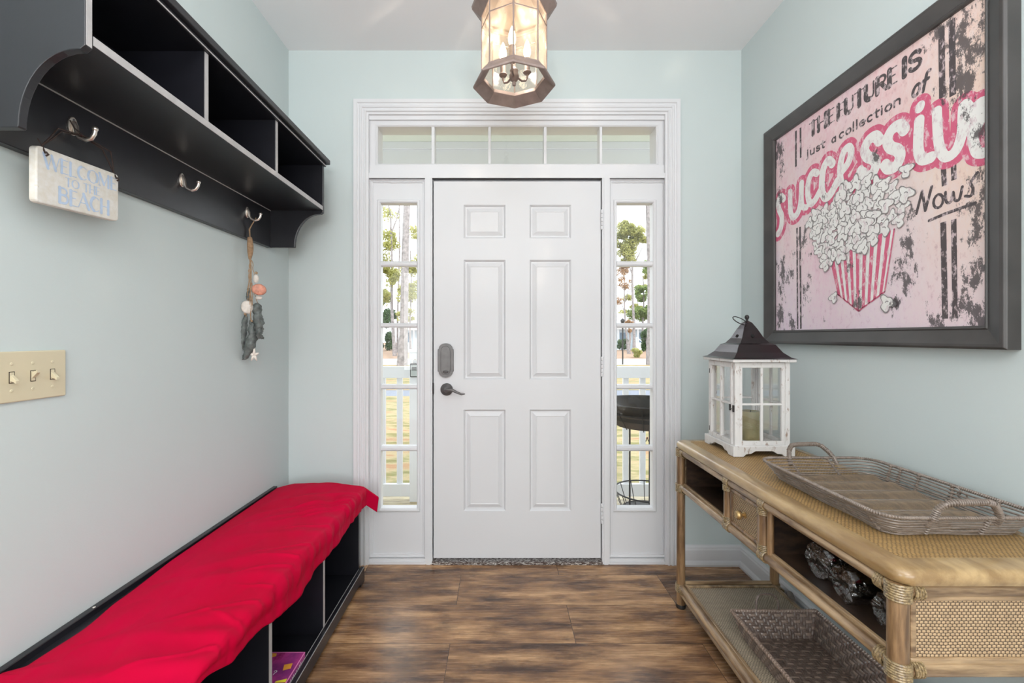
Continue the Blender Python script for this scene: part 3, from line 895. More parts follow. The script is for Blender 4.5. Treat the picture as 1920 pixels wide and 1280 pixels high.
for c in ((228, 570), (150, 860), (195, 912)): m.ball(gp(*c), 0.006)
m.build('string', M['rope'], garl, smooth=True)
def shell_mesh(c, R, ribs, nrm, up, thick=0.35, squash=0.85):
    """fan-shaped scallop"""
    c = Vector(c); nrm = Vector(nrm).normalized(); up = Vector(up).normalized(); sd = up.cross(nrm).normalized()
    m = MB()
    def f(u, v):
        a = radians(-179.9 + 359.8 * u) ; rr = R * v
        rib = 0.06 * R * abs(sin(ribs * pi * u)) * v
        h = thick * R * sqrt(max(0, 1 - v * v * 0.9)) + rib
        return c + sd * rr * sin(a) + up * rr * cos(a) * squash + nrm * h
    m.grid(f, 40, 6)
    return m
shell_mesh(gp(247, 690, dY=-0.02), 0.028, 9, (0.6, -0.8, 0.2), (0.2, 0.1, 1)).build('orange_scallop_shell', M['shell_orange'], garl, smooth=True, solid=0.002, auto=False)
m = MB(); m.ball(gp(226, 612, dY=-0.012), 0.014, sc=(0.8, 0.8, 1.35)); m.build('white_shell', M['shell_white'], garl, smooth=True)
m = MB(); m.ball(gp(246, 745), 0.012, sc=(1.2, 0.8, 0.8)); m.build('white_shell', M['shell_white'], garl, smooth=True)
shell_mesh(gp(165, 812), 0.024, 7, (0.5, -0.85, 0.1), (-0.1, 0, 1), 0.4, 1.2).build('pale_ribbed_shell', M['shell_white'], garl, smooth=True, solid=0.002, auto=False)
def pod(pts, rs, name, mat, n=14, wob=0.25, flat=0.6, seed=0):
    m = MB()
    fp, fr = [], []
    for i in range(len(pts) - 1):
        for j in range(5):
            t = j / 5; fp.append(Vector(pts[i]).lerp(Vector(pts[i + 1]), t)); fr.append(rs[i] + (rs[i + 1] - rs[i]) * t)
    fp.append(Vector(pts[-1])); fr.append(rs[-1])
    m.tube(fp, fr, n)
    c = sum((Vector(p) for p in pts), Vector()) / len(pts)
    m.v = [tuple(Vector(v) + (noise.noise_vector(Vector(v) * 60 + Vector((seed, 0, 0))) + 0.6 * noise.noise_vector(Vector(v) * 170)) * wob * 1.6 * max(rs)) for v in m.v]
    return m.build(name, mat, garl, smooth=True, auto=False)
pod([gp(228, 785), gp(232, 800), gp(238, 860), gp(244, 920), gp(246, 980), gp(256, 1030)], [0.008, 0.0165, 0.017, 0.018, 0.016, 0.011], 'ridged_pod', M['shell_dark'], wob=0.35, seed=3)
pod([gp(188, 905), gp(192, 930), gp(203, 1000), (gp(190, 1080)), gp(160, 1150), gp(140, 1185)], [0.005, 0.012, 0.019, 0.021, 0.014, 0.005], 'long_dark_shell', M['shell_dark'], seed=9)
pod([gp(152, 870, dY=0.01), gp(148, 910, dY=0.01), gp(140, 980, dY=0.01), gp(134, 1050, dY=0.01), gp(124, 1115, dY=0.01)], [0.005, 0.012, 0.013, 0.011, 0.004], 'long_dark_shell', M['shell_dark'], seed=13)
m = MB()
pod([gp(178, 680, dY=0.01), gp(172, 720, dY=0.01), gp(176, 765, dY=0.01)], [0.007, 0.011, 0.006], 'dark_shell', M['shell_dark'], seed=17)
m = MB()
c = gp(212, 1150, dY=0.004)
for k in range(5):
    a = 2 * pi * k / 5 + 0.3
    m.tube([c, c + Vector((0.6 * cos(a), 0.2 * cos(a), sin(a))) * 0.030], [0.009, 0.0025], 8)
m.build('starfish', M['shell_white'], garl, smooth=True, auto=False)

# ------------------------------------------------------------------ switch plate
sw = empty('light_switch_plate', (XL, 1.053, EYE - 0.152), 'cream three-gang toggle light switch plate on the left wall', 'light switch')
z0, z1 = EYE - 0.152, EYE - 0.034
MB().box(XL, XL + 0.006, 0.972, 1.134, z0, z1).build('plate', M['ivory'], sw, bevel=0.003, seg=3)
for i, (y, up) in enumerate(((1.007, -1), (1.053, 1), (1.099, -1))):
    zc = EYE - 0.094
    MB().box(XL + 0.006, XL + 0.0066, y - 0.006, y + 0.006, zc - 0.0135, zc + 0.0135).build('toggle_slot', M['dark_slot'], sw)
    t = MB()
    t.box(XL + 0.006, XL + 0.0075, y - 0.0045, y + 0.0045, zc - 0.012, zc + 0.012)
    q = [(XL + 0.006, zc - 0.007), (XL + 0.006, zc + 0.007), (XL + 0.020, zc + up * 0.011 + 0.0035), (XL + 0.020, zc + up * 0.011 - 0.0035)]
    t.prism(q, y - 0.004, y + 0.004, 'y')
    t.build('toggle', M['ivory'], sw, bevel=0.001)
    for zz in (zc + 0.031, zc - 0.031):
        s_ = MB(); s_.lathe([(0.0, 0.0015), (0.0035, 0.001), (0.004, 0)], (XL + 0.006, y, zz), 'x', 12)
        s_.build('screw', M['ivory'], sw, smooth=True)

# ------------------------------------------------------------------ storage bench
BF = -0.690
BY0, BY1 = 0.925, 2.165
bench = empty('storage_bench', (-0.9, 1.55, 0.0), 'black wooden storage bench with open cubbies along the left wall under the red cloth', 'bench')
ZS = 0.455
MB().box(XL + 0.002, BF, BY0, BY1, ZS - 0.022, ZS).build('seat_board', M['black'], bench, bevel=0.003)
MB().box(XL + 0.001, XL + 0.020, BY0, BY1 + 0.02, 0.40, EYE - 0.745).build('back_rail', M['black'], bench, bevel=0.002)
for y in (BY0, BY1 - 0.018):
    MB().box(XL + 0.022, BF, y, y + 0.018, 0.0, ZS - 0.022).build('end_panel', M['black'], bench, bevel=0.0015)
for y in (1.319, 1.722):
    MB().box(XL + 0.022, BF, y - 0.009, y + 0.009, 0.050, ZS - 0.022).build('divider', M['black'], bench, bevel=0.0015)
MB().box(XL + 0.022, BF, BY0 + 0.018, BY1 - 0.018, 0.032, 0.050).build('bottom_board', M['black'], bench, bevel=0.0015)
MB().box(XL + 0.004, XL + 0.022, BY0 + 0.002, BY1 - 0.002, 0.0, ZS - 0.022).build('back_panel', M['black'], bench)
pts = [(BY0 - 0.015, 0), (BY0 + 0.055, 0), (BY0 + 0.060, 0.010), (BY0 + 0.072, 0.020), (BY1 - 0.057, 0.020), (BY1 - 0.045, 0.010), (BY1 - 0.040, 0), (BY1 + 0.015, 0), (BY1 + 0.015, 0.074), (BY0 - 0.015, 0.074)]
MB().prism(pts, BF, BF + 0.019, 'x').build('base_moulding', M['black'], bench, bevel=0.003)
for y in (1.319, 1.722):  # pale strips paint edge sheen and highlight lines on the bench
    MB().box(BF, BF + 0.0008, y - 0.008, y + 0.008, 0.076, ZS - 0.024).build('edge_sheen_band', M['edge'], bench)
MB().box(BF + 0.0180, BF + 0.0194, BY0 - 0.010, BY1 + 0.010, 0.0725, 0.0744).build('edge_sheen_band', M['edge'], bench)
MB().box(BF - 0.001, BF + 0.0006, BY0 + 0.018, BY1 - 0.018, 0.0742, 0.0756).build('edge_sheen_band', M['edge'], bench)
MB().ball((XL + 0.012, 1.205, EYE - 0.745), 0.004, sc=(1, 1, 0.4)).build('screw', M['nickel'], bench, smooth=True)

# red cloth
def lerp_table(t, x):
    if x <= t[0][0]: return t[0][1]
    for (a, va), (b_, vb) in zip(t, t[1:]):
        if x <= b_:
            k = (x - a) / (b_ - a); k = k * k * (3 - 2 * k)
            return va + (vb - va) * k
    return t[-1][1]
hem = [(0.90, 0.447), (0.978, 0.445), (1.095, 0.405), (1.198, 0.400), (1.344, 0.365), (1.46, 0.345), (1.617, 0.370), (1.783, 0.358), (1.95, 0.372), (2.13, 0.376), (2.20, 0.372)]
backx = [(0.90, XL + 0.012), (0.97, XL + 0.014), (1.00, XL + 0.052), (1.12, XL + 0.062), (1.25, XL + 0.045), (1.5, XL + 0.028), (2.2, XL + 0.026)]
CY0, CY1 = 0.905, BY1 + 0.012
def cloth_pt(u, v):
    """u across (0 at the wall .. 1 at hem), v along y incl. the far overhang"""
    TOPW = 0.80
    ylen = CY1 - CY0
    y_un = CY0 + v * (ylen + 0.12)
    over = max(0.0, y_un - CY1)
    y = min(y_un, CY1)
    xb = lerp_table(backx, y); front = BF + 0.008
    zt_ = ZS + 0.010
    if u < TOPW:
        t = u / TOPW
        x = xb + (front - xb) * t
        drop = 0.0
        n1 = noise.noise(Vector((x * 4.0 + 1.7, y * 2.2, 0.3))) + 0.5 * noise.noise(Vector((x * 9.0 + y * 6, y * 5.0, 7.3)))
        n2 = noise.noise(Vector((x * 5 + y * 4.5, y * 3.0 - x * 7, 2.0)))
        n3 = noise.noise(Vector((x * 16 + y * 9, y * 7, 5.0)))
        edge = min(1.0, t * 5) 
        z = zt_ + edge * (0.010 + 0.010 * n1 + 0.009 * abs(n2)) + 0.0035 * n3 * edge * t
        z += 0.010 * sin(pi * min(1, t * 1.05)) 
        # crossing folds that run towards the front edge
        for (fy, sl, amp, wd) in ((0.99, 0.35, 0.012, 0.030), (1.08, 0.10, 0.010, 0.026), (1.17, 0.45, 0.011, 0.035), (1.36, 0.25, 0.008, 0.03), (1.50, 0.55, 0.009, 0.035), (1.66, 0.30, 0.006, 0.03), (1.80, 0.50, 0.005, 0.03), (1.92, 0.9, 0.008, 0.016), (1.99, 0.8, 0.008, 0.014), (2.08, 0.6, 0.007, 0.016)):
            d = (y - (fy - sl * (1 - t) * 0.32)) / wd
            z += amp * math.exp(-d * d) * t ** 1.4
        for (fy, sl, amp, wd, ts) in ((1.04, 0.9, 0.004, 0.007, 0.55), (1.13, -0.4, 0.004, 0.008, 0.6), (1.22, 0.7, 0.005, 0.009, 0.5), (1.30, 0.2, 0.004, 0.007, 0.7), (1.42, 0.8, 0.004, 0.008, 0.6), (1.47, 0.3, 0.004, 0.006, 0.7), (1.56, 0.9, 0.004, 0.008, 0.55), (1.73, 0.6, 0.004, 0.008, 0.6), (1.90, 1.3, 0.005, 0.007, 0.5), (1.96, 1.1, 0.005, 0.006, 0.45), (2.03, 1.2, 0.005, 0.006, 0.5), (2.11, 0.8, 0.004, 0.006, 0.6)):
            d = (y - (fy - sl * (1 - t) * 0.32 + 0.05 * (1 - t) ** 2)) / wd
            if t > ts: z += amp * math.exp(-d * d) * min(1, (t - ts) * 4)
        if y < 0.96: z = max(z, EYE - 0.745 + 0.004) if t < 0.3 else z
        z = max(z, ZS + 0.005)
        if t > 0.93: 
            k = (t - 0.93) / 0.07; z -= 0.006 * k * k
        zz = z; a = 0.0
    else:
        t = (u - TOPW) / (1 - TOPW)
        top = cloth_pt(TOPW - 1e-4, v)
        if over > 0:
            top = (front, CY1, ZS + 0.014)
        hz = lerp_table(hem, y) + 0.006 * noise.noise(Vector((y * 11, 0, 0)))
        a = (top[2] - hz) * t
        bulge = 0.012 * sin(pi * min(1, t * 1.6)) * (1 if t < 0.62 else max(0, 1 - (t - 0.62) * 2)) 
        fold = (0.0035 * sin(y * 70 + 5 * noise.noise(Vector((y * 5, 1, 0)))) + 0.010 * noise.noise(Vector((y * 15, t * 0.8, 4))) + 0.006 * noise.noise(Vector((y * 40, t * 1.5, 9)))) * (1.0 - 0.55 * t)
        x = front + 0.008 + bulge * 0.6 + max(-0.010, fold) * min(1, t * 4) + 0.004 * min(1, t * 6)
        zz = top[2] - a
        if over == 0: return (x, y, zz)
    if over > 0:
        b_ = over
        if a > 0:
            k = min(1.0, b_ / 0.03)
            return (front + 0.012 + 0.42 * b_ - 0.10 * a * k, CY1 + 0.60 * b_, ZS + 0.012 - 0.62 * b_ - a * (1.0 - 0.2 * k))
        w = max(0.0, min(1.0, (u / TOPW - 0.72) / 0.28)); w = w * w * (3 - 2 * w)
        return (x + w * 0.42 * b_, CY1 + (0.006 + 0.10 * b_) * min(1, b_ / 0.02) * (1 - w) + w * 0.60 * b_, zz - b_ * (0.95 - 0.33 * w))
    return (x, y, zz)
m = MB(); m.grid(cloth_pt, 90, 420)
cl = m.build('bench_cloth', M['cloth'], None, smooth=True, auto=False, solid=0.003)
tag(cl, 'bright red wrinkled cloth draped over the top of the black bench', 'cloth')

# game box
bx = empty('game_box', (-0.82, 1.45, 0.05), 'purple and pink board game box with yellow squares lying in the middle bench cubby', 'box')
gm, nt, b = new_mat('purple_box_print')
g = ntex(nt, coords(nt, scale=(6, 6, 6)), 2, 4, 0.6)
L(nt, ramp(nt, g, [(0.32, rgb(110, 46, 104)), (0.5, rgb(150, 58, 126)), (0.62, rgb(184, 66, 140)), (0.75, rgb(120, 20, 60))]), b.inputs['Base Color'])
b.inputs['Roughness'].default_value = 0.22; b.inputs['Coat Weight'].default_value = 0.5
gx0, gx1, gy0, gy1, gz0, gz1 = BF - 0.272, BF - 0.002, 1.335, 1.560, 0.0505, 0.092
MB().box(gx0, gx1, gy0, gy1, gz0, gz0 + 0.012).build('base', gm, bx)
lid = MB().box(gx0, gx1 + 0.0, gy0, gy1, gz0 + 0.012, gz1).build('lid', gm, bx, bevel=0.0008)
M['yellow'] = simple('yellow_print', rgb(236, 222, 60), 0.3); M['orange'] = simple('orange_print', rgb(232, 160, 62), 0.3)
M['print_white'] = simple('white_print', rgb(226, 214, 224), 0.4); M['pink_edge'] = simple('pink_print', rgb(226, 130, 186), 0.3)
def flat(m, p): m.add([(x, y, gz1 + 0.0006) for x, y in p], [(0, 1, 2, 3)])
def bt(px, py):
    Y = (EYE - gz1) * F / (py - VY); return ((px - VX) * Y / F, Y)
m = MB(); flat(m, [bt(530, 1257), bt(545, 1253), bt(549, 1243), bt(533, 1246)]); m.build('orange_square', M['orange'], lid); m = MB(); flat(m, [bt(510, 1232), bt(518, 1230), bt(519, 1224.5), bt(511, 1224.5)]); m.build('orange_square', M['orange'], lid)
m = MB(); flat(m, [(bt(515, 1280)), bt(535, 1279), bt(538.5, 1272), bt(517, 1277)]); m.build('yellow_square', M['yellow'], lid)
m = MB(); m.box(gx1 - 0.003, gx1 + 0.0004, gy0, gy1, gz1 - 0.0006, gz1 + 0.0006); m.box(gx0, gx1, gy1 - 0.002, gy1 + 0.0004, gz1 - 0.001, gz1 + 0.0006); m.build('pink_edge', M['pink_edge'], lid)
m = MB()
random.seed(2)
for k in range(16):          # white flourish print on the box side
    y = 1.36 + k * 0.0105
    stroke2d(m, [(y, gz0 + 0.016), (y + 0.006, gz0 + 0.030 + random.uniform(-0.004, 0.004)), (y + 0.010, gz0 + 0.018)], 0.0016, lambda a, b_, l: (gx1 + 0.0008, a, b_))
m.build('side_print', M['print_white'], lid)
m = MB(); text2d(m, '?', bt(509, 1265)[0], bt(509, 1265)[1], 0.012, 0.018, lambda a, b_, l: (a, b_, gz1 + 0.0008), stem=0.2, hair=0.12); m.build('question_mark', M['print_white'], lid)

# ------------------------------------------------------------------ pendant lantern
pcx, pcy = 0.052, 1.53
pend = empty('pendant_lantern', (pcx, pcy, EYE + 0.873), 'lit octagonal bronze and glass lantern hanging from the ceiling in front of the door', 'pendant light')
A0 = pi / 2 + radians(-3)
def octp(R, z, k): a = A0 + 2 * pi * k / 8; return Vector((pcx + R * cos(a), pcy + R * sin(a), z))
def octring(m, loops):
    """closed octagonal loft through (R, z) loops"""
    n = len(loops); vs = [octp(R, z, k) for R, z in loops for k in range(8)]
    fs = []
    for i in range(n):
        j = (i + 1) % n
        for k in range(8):
            fs.append((i * 8 + k, i * 8 + (k + 1) % 8, j * 8 + (k + 1) % 8, j * 8 + k))
    m.add(vs, fs)
E_ = EYE
m = MB(); octring(m, [(0.106, E_ + 0.900), (0.140, E_ + 0.871), (0.144, E_ + 0.873), (0.144, E_ + 0.879), (0.120, E_ + 0.906), (0.118, E_ + 0.912), (0.106, E_ + 0.912)])
m.build('bottom_ring', M['bronze'], pend, bevel=0.001)
m = MB(); octring(m, [(0.108, E_ + 1.122), (0.116, E_ + 1.120), (0.148, E_ + 1.150), (0.150, E_ + 1.160), (0.144, E_ + 1.168), (0.090, E_ + 1.230), (0.060, E_ + 1.262), (0.030, E_ + 1.290), (0.022, E_ + 1.290), (0.085, E_ + 1.222), (0.136, E_ + 1.160), (0.106, E_ + 1.132)])
m.build('cap', M['bronze'], pend, bevel=0.001)
m = MB(); m.lathe([(0.0, 1.285), (0.030, 1.285), (0.034, 1.295), (0.022, 1.305), (0.012, 1.318), (0.018, 1.330), (0.010, 1.342), (0.004, 1.350), (0, 1.352)], (pcx, pcy, E_), 'z', 16)
m.torus((pcx, pcy, E_ + 1.366), (0, 1, 0), 0.016, 0.003, 16, 6)
m.build('finial', M['bronze'], pend, smooth=True)
m = MB()
zc = E_ + 1.392
k = 0
while zc < ZC - 0.03:
    a = (1, 0, 0) if k % 2 else (0, 1, 0)
    pts = []
    for j in range(14):
        t = 2 * pi * j / 14
        w = 0.009 * cos(t); h = 0.017 * sin(t)
        pts.append((pcx + (w if k % 2 == 0 else 0), pcy + (w if k % 2 else 0), zc + h))
    m.tube(pts, 0.0022, 6, closed=True)
    zc += 0.027; k += 1
m.build('chain', M['bronze'], pend, smooth=True)
m = MB(); m.lathe([(0.0, -0.032), (0.012, -0.030), (0.030, -0.022), (0.062, -0.010), (0.066, 0.0)], (pcx, pcy, ZC), 'z', 28); m.build('ceiling_canopy', M['bronze'], pend, smooth=True)
for k in range(8):
    MB().tube([octp(0.113, E_ + 0.905, k), octp(0.113, E_ + 1.125, k)], 0.0028, 6).build('glazing_bar', M['bronze'], pend)
    a, b_ = octp(0.112, E_ + 0.908, k), octp(0.112, E_ + 0.908, (k + 1) % 8)
    c, d = octp(0.112, E_ + 1.125, (k + 1) % 8), octp(0.112, E_ + 1.125, k)
    MB().add([a, b_, c, d], [(0, 1, 2, 3)]).build('glass_panel', M['pendant_glass'], pend)
m = MB(); m.tube([octp(0.1135, E_ + 1.081, k) for k in range(8)], 0.0022, 6, closed=True); m.build('upper_wire_ring', M['bronze'], pend)
m = MB(); m.lathe([(0.0, 0.876), (0.006, 0.878), (0.007, 0.886), (0.004, 0.891), (0.012, 0.896), (0.017, 0.906), (0.017, 0.914), (0.013, 0.922), (0.015, 0.930), (0.008, 0.938), (0.005, 0.945), (0.005, 1.27), (0, 1.27)], (pcx, pcy, E_), 'z', 16)
m.build('centre_stem', M['bronze'], pend, smooth=True)
for k, ang in enumerate((-100, 20, 140)):
    a = radians(ang); ux, uy = cos(a), sin(a)
    def q(r, z): return (pcx + ux * r, pcy + uy * r, E_ + z)
    arm = MB().tube([q(0.014, 0.908), q(0.030, 0.900), q(0.044, 0.904), q(0.050, 0.918), q(0.050, 0.930)], 0.0038, 8)
    arm.lathe([(0.0, 0.926), (0.010, 0.928), (0.015, 0.934), (0.013, 0.938), (0.0, 0.938)], q(0.050, -E_ + E_)[:2] + (E_,), 'z', 14)
    arm = arm.build('arm', M['bronze'], pend, smooth=True)
    MB().lathe([(0.0095, 0.938), (0.0095, 0.985), (0.0, 0.985)], (pcx + ux * 0.05, pcy + uy * 0.05, E_), 'z', 14).build('candle_sleeve', M['bronze'], arm, smooth=True)
    MB().lathe([(0.006, 0.985), (0.012, 0.997), (0.0135, 1.010), (0.010, 1.028), (0.004, 1.045), (0.0, 1.052)], (pcx + ux * 0.05, pcy + uy * 0.05, E_), 'z', 14).build('bulb', M['bulb'], arm, smooth=True)
pl = lamp('pendant_bulb_light', 'POINT', (pcx, pcy, EYE + 1.02), (0, 0, 0), 4.5, (1.0, 0.90, 0.78), shadow_soft_size=0.012)

# noise in the lamp's strength imitates streaks thrown by the wavy seeded glass
pl.data.use_nodes = True
nt = pl.data.node_tree
em = nt.nodes['Emission']
ge = N(nt, 'ShaderNodeNewGeometry'); sp = N(nt, 'ShaderNodeSeparateXYZ'); L(nt, ge.outputs['Incoming'], sp.inputs[0])
ln_ = M_(nt, 'SQRT', M_(nt, 'ADD', M_(nt, 'MULTIPLY', sp.outputs[0], sp.outputs[0]), M_(nt, 'ADD', M_(nt, 'MULTIPLY', sp.outputs[1], sp.outputs[1]), 0.0004)))
cb = N(nt, 'ShaderNodeCombineXYZ')
L(nt, M_(nt, 'DIVIDE', sp.outputs[0], ln_), cb.inputs[0]); L(nt, M_(nt, 'DIVIDE', sp.outputs[1], ln_), cb.inputs[1]); L(nt, M_(nt, 'MULTIPLY', sp.outputs[2], 0.9), cb.inputs[2])
nz = ntex(nt, cb.outputs[0], 5.5, 2, 0.5)
L(nt, M_(nt, 'ADD', M_(nt, 'MULTIPLY', M_(nt, 'POWER', M_(nt, 'MULTIPLY', nz, 1.75), 9.0), 0.55), 0.35), em.inputs['Strength'])

# ------------------------------------------------------------------ framed picture
AX, AY0, AS, AZ0 = 1.282, 2.028, 0.884, EYE + 0.025
AH = 0.886
def art(u, v, off=0.0): return (AX - off, AY0 - AS * u, AZ0 + AH * v)
pic = empty('framed_picture', (1.29, 1.586, EYE - 0.033), 'large square popcorn picture in a wide dark frame on the right wall', 'picture')
fy0, fy1, fz0, fz1 = 1.086, 2.0865, EYE - 0.033, EYE + 0.969
prof = [(0.0, XR - 0.0005), (0.0, 1.2625), (0.006, 1.257), (0.014, 1.257), (0.052, 1.272), (0.055, 1.268), (0.062, 1.274), (0.062, XR - 0.0005)]
m = MB(); vs = []
for ins, X in prof: vs += [(X, fy1 - ins, fz0 + ins), (X, fy1 - ins, fz1 - ins), (X, fy0 + ins, fz1 - ins), (X, fy0 + ins, fz0 + ins)]
fs = []
for i in range(len(prof) - 1):
    for k in range(4): j = (k + 1) % 4; fs.append((i * 4 + k, i * 4 + j, (i + 1) * 4 + j, (i + 1) * 4 + k))
m.add(vs, fs)
m.build('frame', simple('charcoal_frame_wood', rgb(62, 59, 58), 0.34, var=0.22, vscale=9, spec=0.6), pic, bevel=0.0015)

BLOTS = [(.02, .93, .10), (.05, .84, .08), (.03, .70, .06), (.95, .93, .16), (.93, .78, .13), (.99, .86, .16), (.90, .72, .06), (.84, .97, .07), (.97, .34, .10), (.99, .42, .08), (.94, .38, .05),
         (.72, .19, .09), (.75, .30, .06), (.70, .10, .05), (.76, .42, .04), (.20, .42, .08), (.06, .34, .08), (.22, .20, .07), (.04, .07, .10), (.13, .03, .06), (.97, .04, .12), (.84, .01, .09),
         (.33, .54, .05), (.48, .27, .035), (.53, .12, .045), (.10, .28, .06), (.60, .66, .04), (.96, .14, .07), (.98, .58, .06), (.26, .36, .03), (.05, .20, .06)]
def add_blots(nt):
    tc = N(nt, 'ShaderNodeTexCoord'); sp = N(nt, 'ShaderNodeSeparateXYZ'); L(nt, tc.outputs['Object'], sp.inputs[0])
    u = M_(nt, 'DIVIDE', M_(nt, 'SUBTRACT', AY0, sp.outputs[1]), AS)
    v = M_(nt, 'DIVIDE', M_(nt, 'SUBTRACT', sp.outputs[2], AZ0), AH)
    acc = None
    for (bu, bv, br) in BLOTS:
        du = M_(nt, 'SUBTRACT', u, bu); dv = M_(nt, 'MULTIPLY', M_(nt, 'SUBTRACT', v, bv), 0.62)
        d = M_(nt, 'SQRT', M_(nt, 'ADD', M_(nt, 'MULTIPLY', du, du), M_(nt, 'MULTIPLY', dv, dv)))
        f = M_(nt, 'SUBTRACT', 1.0, M_(nt, 'DIVIDE', d, br), clamp=True)
        acc = f if acc is None else M_(nt, 'MAXIMUM', acc, f)
    mp = N(nt, 'ShaderNodeMapping'); mp.inputs['Scale'].default_value = (1, 1.5, 0.8); L(nt, tc.outputs['Object'], mp.inputs['Vector'])
    n1 = ntex(nt, mp.outputs[0], 20, 10, 0.80)
    s = M_(nt, 'ADD', M_(nt, 'MULTIPLY', acc, 0.20), n1)
    mask = ramp(nt, s, [(0.635, (0, 0, 0, 1)), (0.665, (1, 1, 1, 1))])
    return u, v, mask, mp.outputs[0]
def art_mat(name, col, wear=0.5, wearcol=None):
    m, nt, b = new_mat(name)
    u, v, mask, vec = add_blots(nt)
    n2 = ntex(nt, vec, 45, 5, 0.7)
    n3 = ntex(nt, vec, 3, 4)
    if col is None:
        c = ramp(nt, n3, [(0.35, rgb(224, 186, 196)), (0.5, rgb(226, 204, 204)), (0.65, rgb(222, 206, 214))])
        yel = M_(nt, 'MULTIPLY', M_(nt, 'POWER', M_(nt, 'MAXIMUM', u, 0.0), 2.5), 0.75, clamp=True)
        c = mixc(nt, yel, c, rgb(228, 206, 180))
        lo = M_(nt, 'MULTIPLY', M_(nt, 'SUBTRACT', 0.5, v, clamp=True), 1.1)
        c = mixc(nt, lo, c, rgb(220, 200, 222))
        hi = M_(nt, 'MULTIPLY', M_(nt, 'SUBTRACT', v, 0.6, clamp=True), 1.2)
        c = mixc(nt, M_(nt, 'MULTIPLY', hi, M_(nt, 'SUBTRACT', 1.0, yel)), c, rgb(214, 160, 176))
        c = mixc(nt, M_(nt, 'MULTIPLY', ramp(nt, n2, [(0.42, (0, 0, 0, 1)), (0.66, (1, 1, 1, 1))]), 0.5), c, rgb(224, 212, 212))
        c = mixc(nt, M_(nt, 'MULTIPLY', ramp(nt, n2, [(0.30, (1, 1, 1, 1)), (0.42, (0, 0, 0, 1))]), 0.45), c, rgb(176, 136, 148))
    else:
        wc = wearcol or rgb(222, 200, 204)
        w = ramp(nt, n2, [(0.62 - 0.12 * wear, (0, 0, 0, 1)), (0.70 - 0.10 * wear, (1, 1, 1, 1))])
        c = mixc(nt, M_(nt, 'MULTIPLY', w, 0.75), col, wc)
    c = mixc(nt, M_(nt, 'MULTIPLY', mask, 0.92), c, rgb(76, 70, 72))
    L(nt, c, b.inputs['Base Color']); b.inputs['Roughness'].default_value = 0.5
    return m
MB().box(AX, XR - 0.001, fy0 + 0.060, fy1 - 0.060, fz0 + 0.060, fz1 - 0.060).build('canvas', art_mat('distressed_pink_canvas', None), pic)
A_black = art_mat('print_charcoal', rgb(74, 66, 68), 0.9)
A_pink = art_mat('print_rose', rgb(204, 92, 124), 0.8)
A_white = art_mat('print_offwhite', rgb(226, 225, 222), 0.8, rgb(204, 184, 190))
A_grey = art_mat('print_grey', rgb(134, 130, 130), 0.2)

def fa(a, b_, l): return art(a, b_, l)
def clipstroke(m, pts, w, lift):
    q = [(max(0.0 + w / 2, min(1.0 - w / 2, a)), b_) for a, b_ in pts]
    stroke2d(m, q, w, fa, lift)
# long vertical rules
for (u0, v0, u1, v1, w) in ((.157, .975, .157, .80, .013), (.189, .975, .191, .83, .012), (.860, .985, .863, .751, .021), (.893, .985, .896, .74, .021), (.866, .53, .870, .462, .017), (.898, .53, .900, .47, .017),
                            (.866, .345, .872, .03, .019), (.899, .345, .903, .03, .017), (.165, .50, .169, .01, .011), (.186, .50, .192, .01, .012)):
    m = MB(); stroke2d(m, [(u0, v0), (u1, v1)], w, fa, 0.0003, cap=False); m.build('black_rule', A_black, pic)
def words(items, **kw):
    m = MB()
    for t, u, v, w, h in items: text2d(m, t, u, v, w, h, fa, lift=0.0004, **kw)
    m.build('black_lettering', A_black, pic)
words([('THE', 0.248, 0.904, 0.158, 0.058), ('FUTURE', 0.416, 0.900, 0.288, 0.058), ('IS', 0.718, 0.902, 0.076, 0.060)], stem=0.36, hair=0.09)
words([('just', 0.226, 0.815, 0.125, 0.036), ('a', 0.385, 0.812, 0.03, 0.034), ('collection', 0.425, 0.812, 0.295, 0.036)], stem=0.28, hair=0.15)
words([('of', 0.752, 0.808, 0.060, 0.060)], stem=0.24, hair=0.15, slant=0.25)
m = MB()
field_mesh(m, [([(0.774, .398), (0.795, .470), (0.806, .400), (0.828, .474)], .010),
               (arc(0.850, .418, .016, .022, 60, 420), .009),
               (smooth_poly([(0.873, .440), (0.876, .408), (0.890, .404), (0.897, .432), (0.902, .406), (0.916, .404), (0.925, .440)]), .009),
               (smooth_poly([(0.968, .468), (0.950, .444), (0.956, .424), (0.950, .404), (0.934, .408)]), .009)], fa, 0.0018, 0.0004)
m.build('black_lettering', A_black, pic)
m = MB(); field_mesh(m, [([(0.819, .362), (0.870, .370), (0.962, .378)], .010)], fa, 0.0018, 0.0004); m.build('black_underline', A_black, pic)

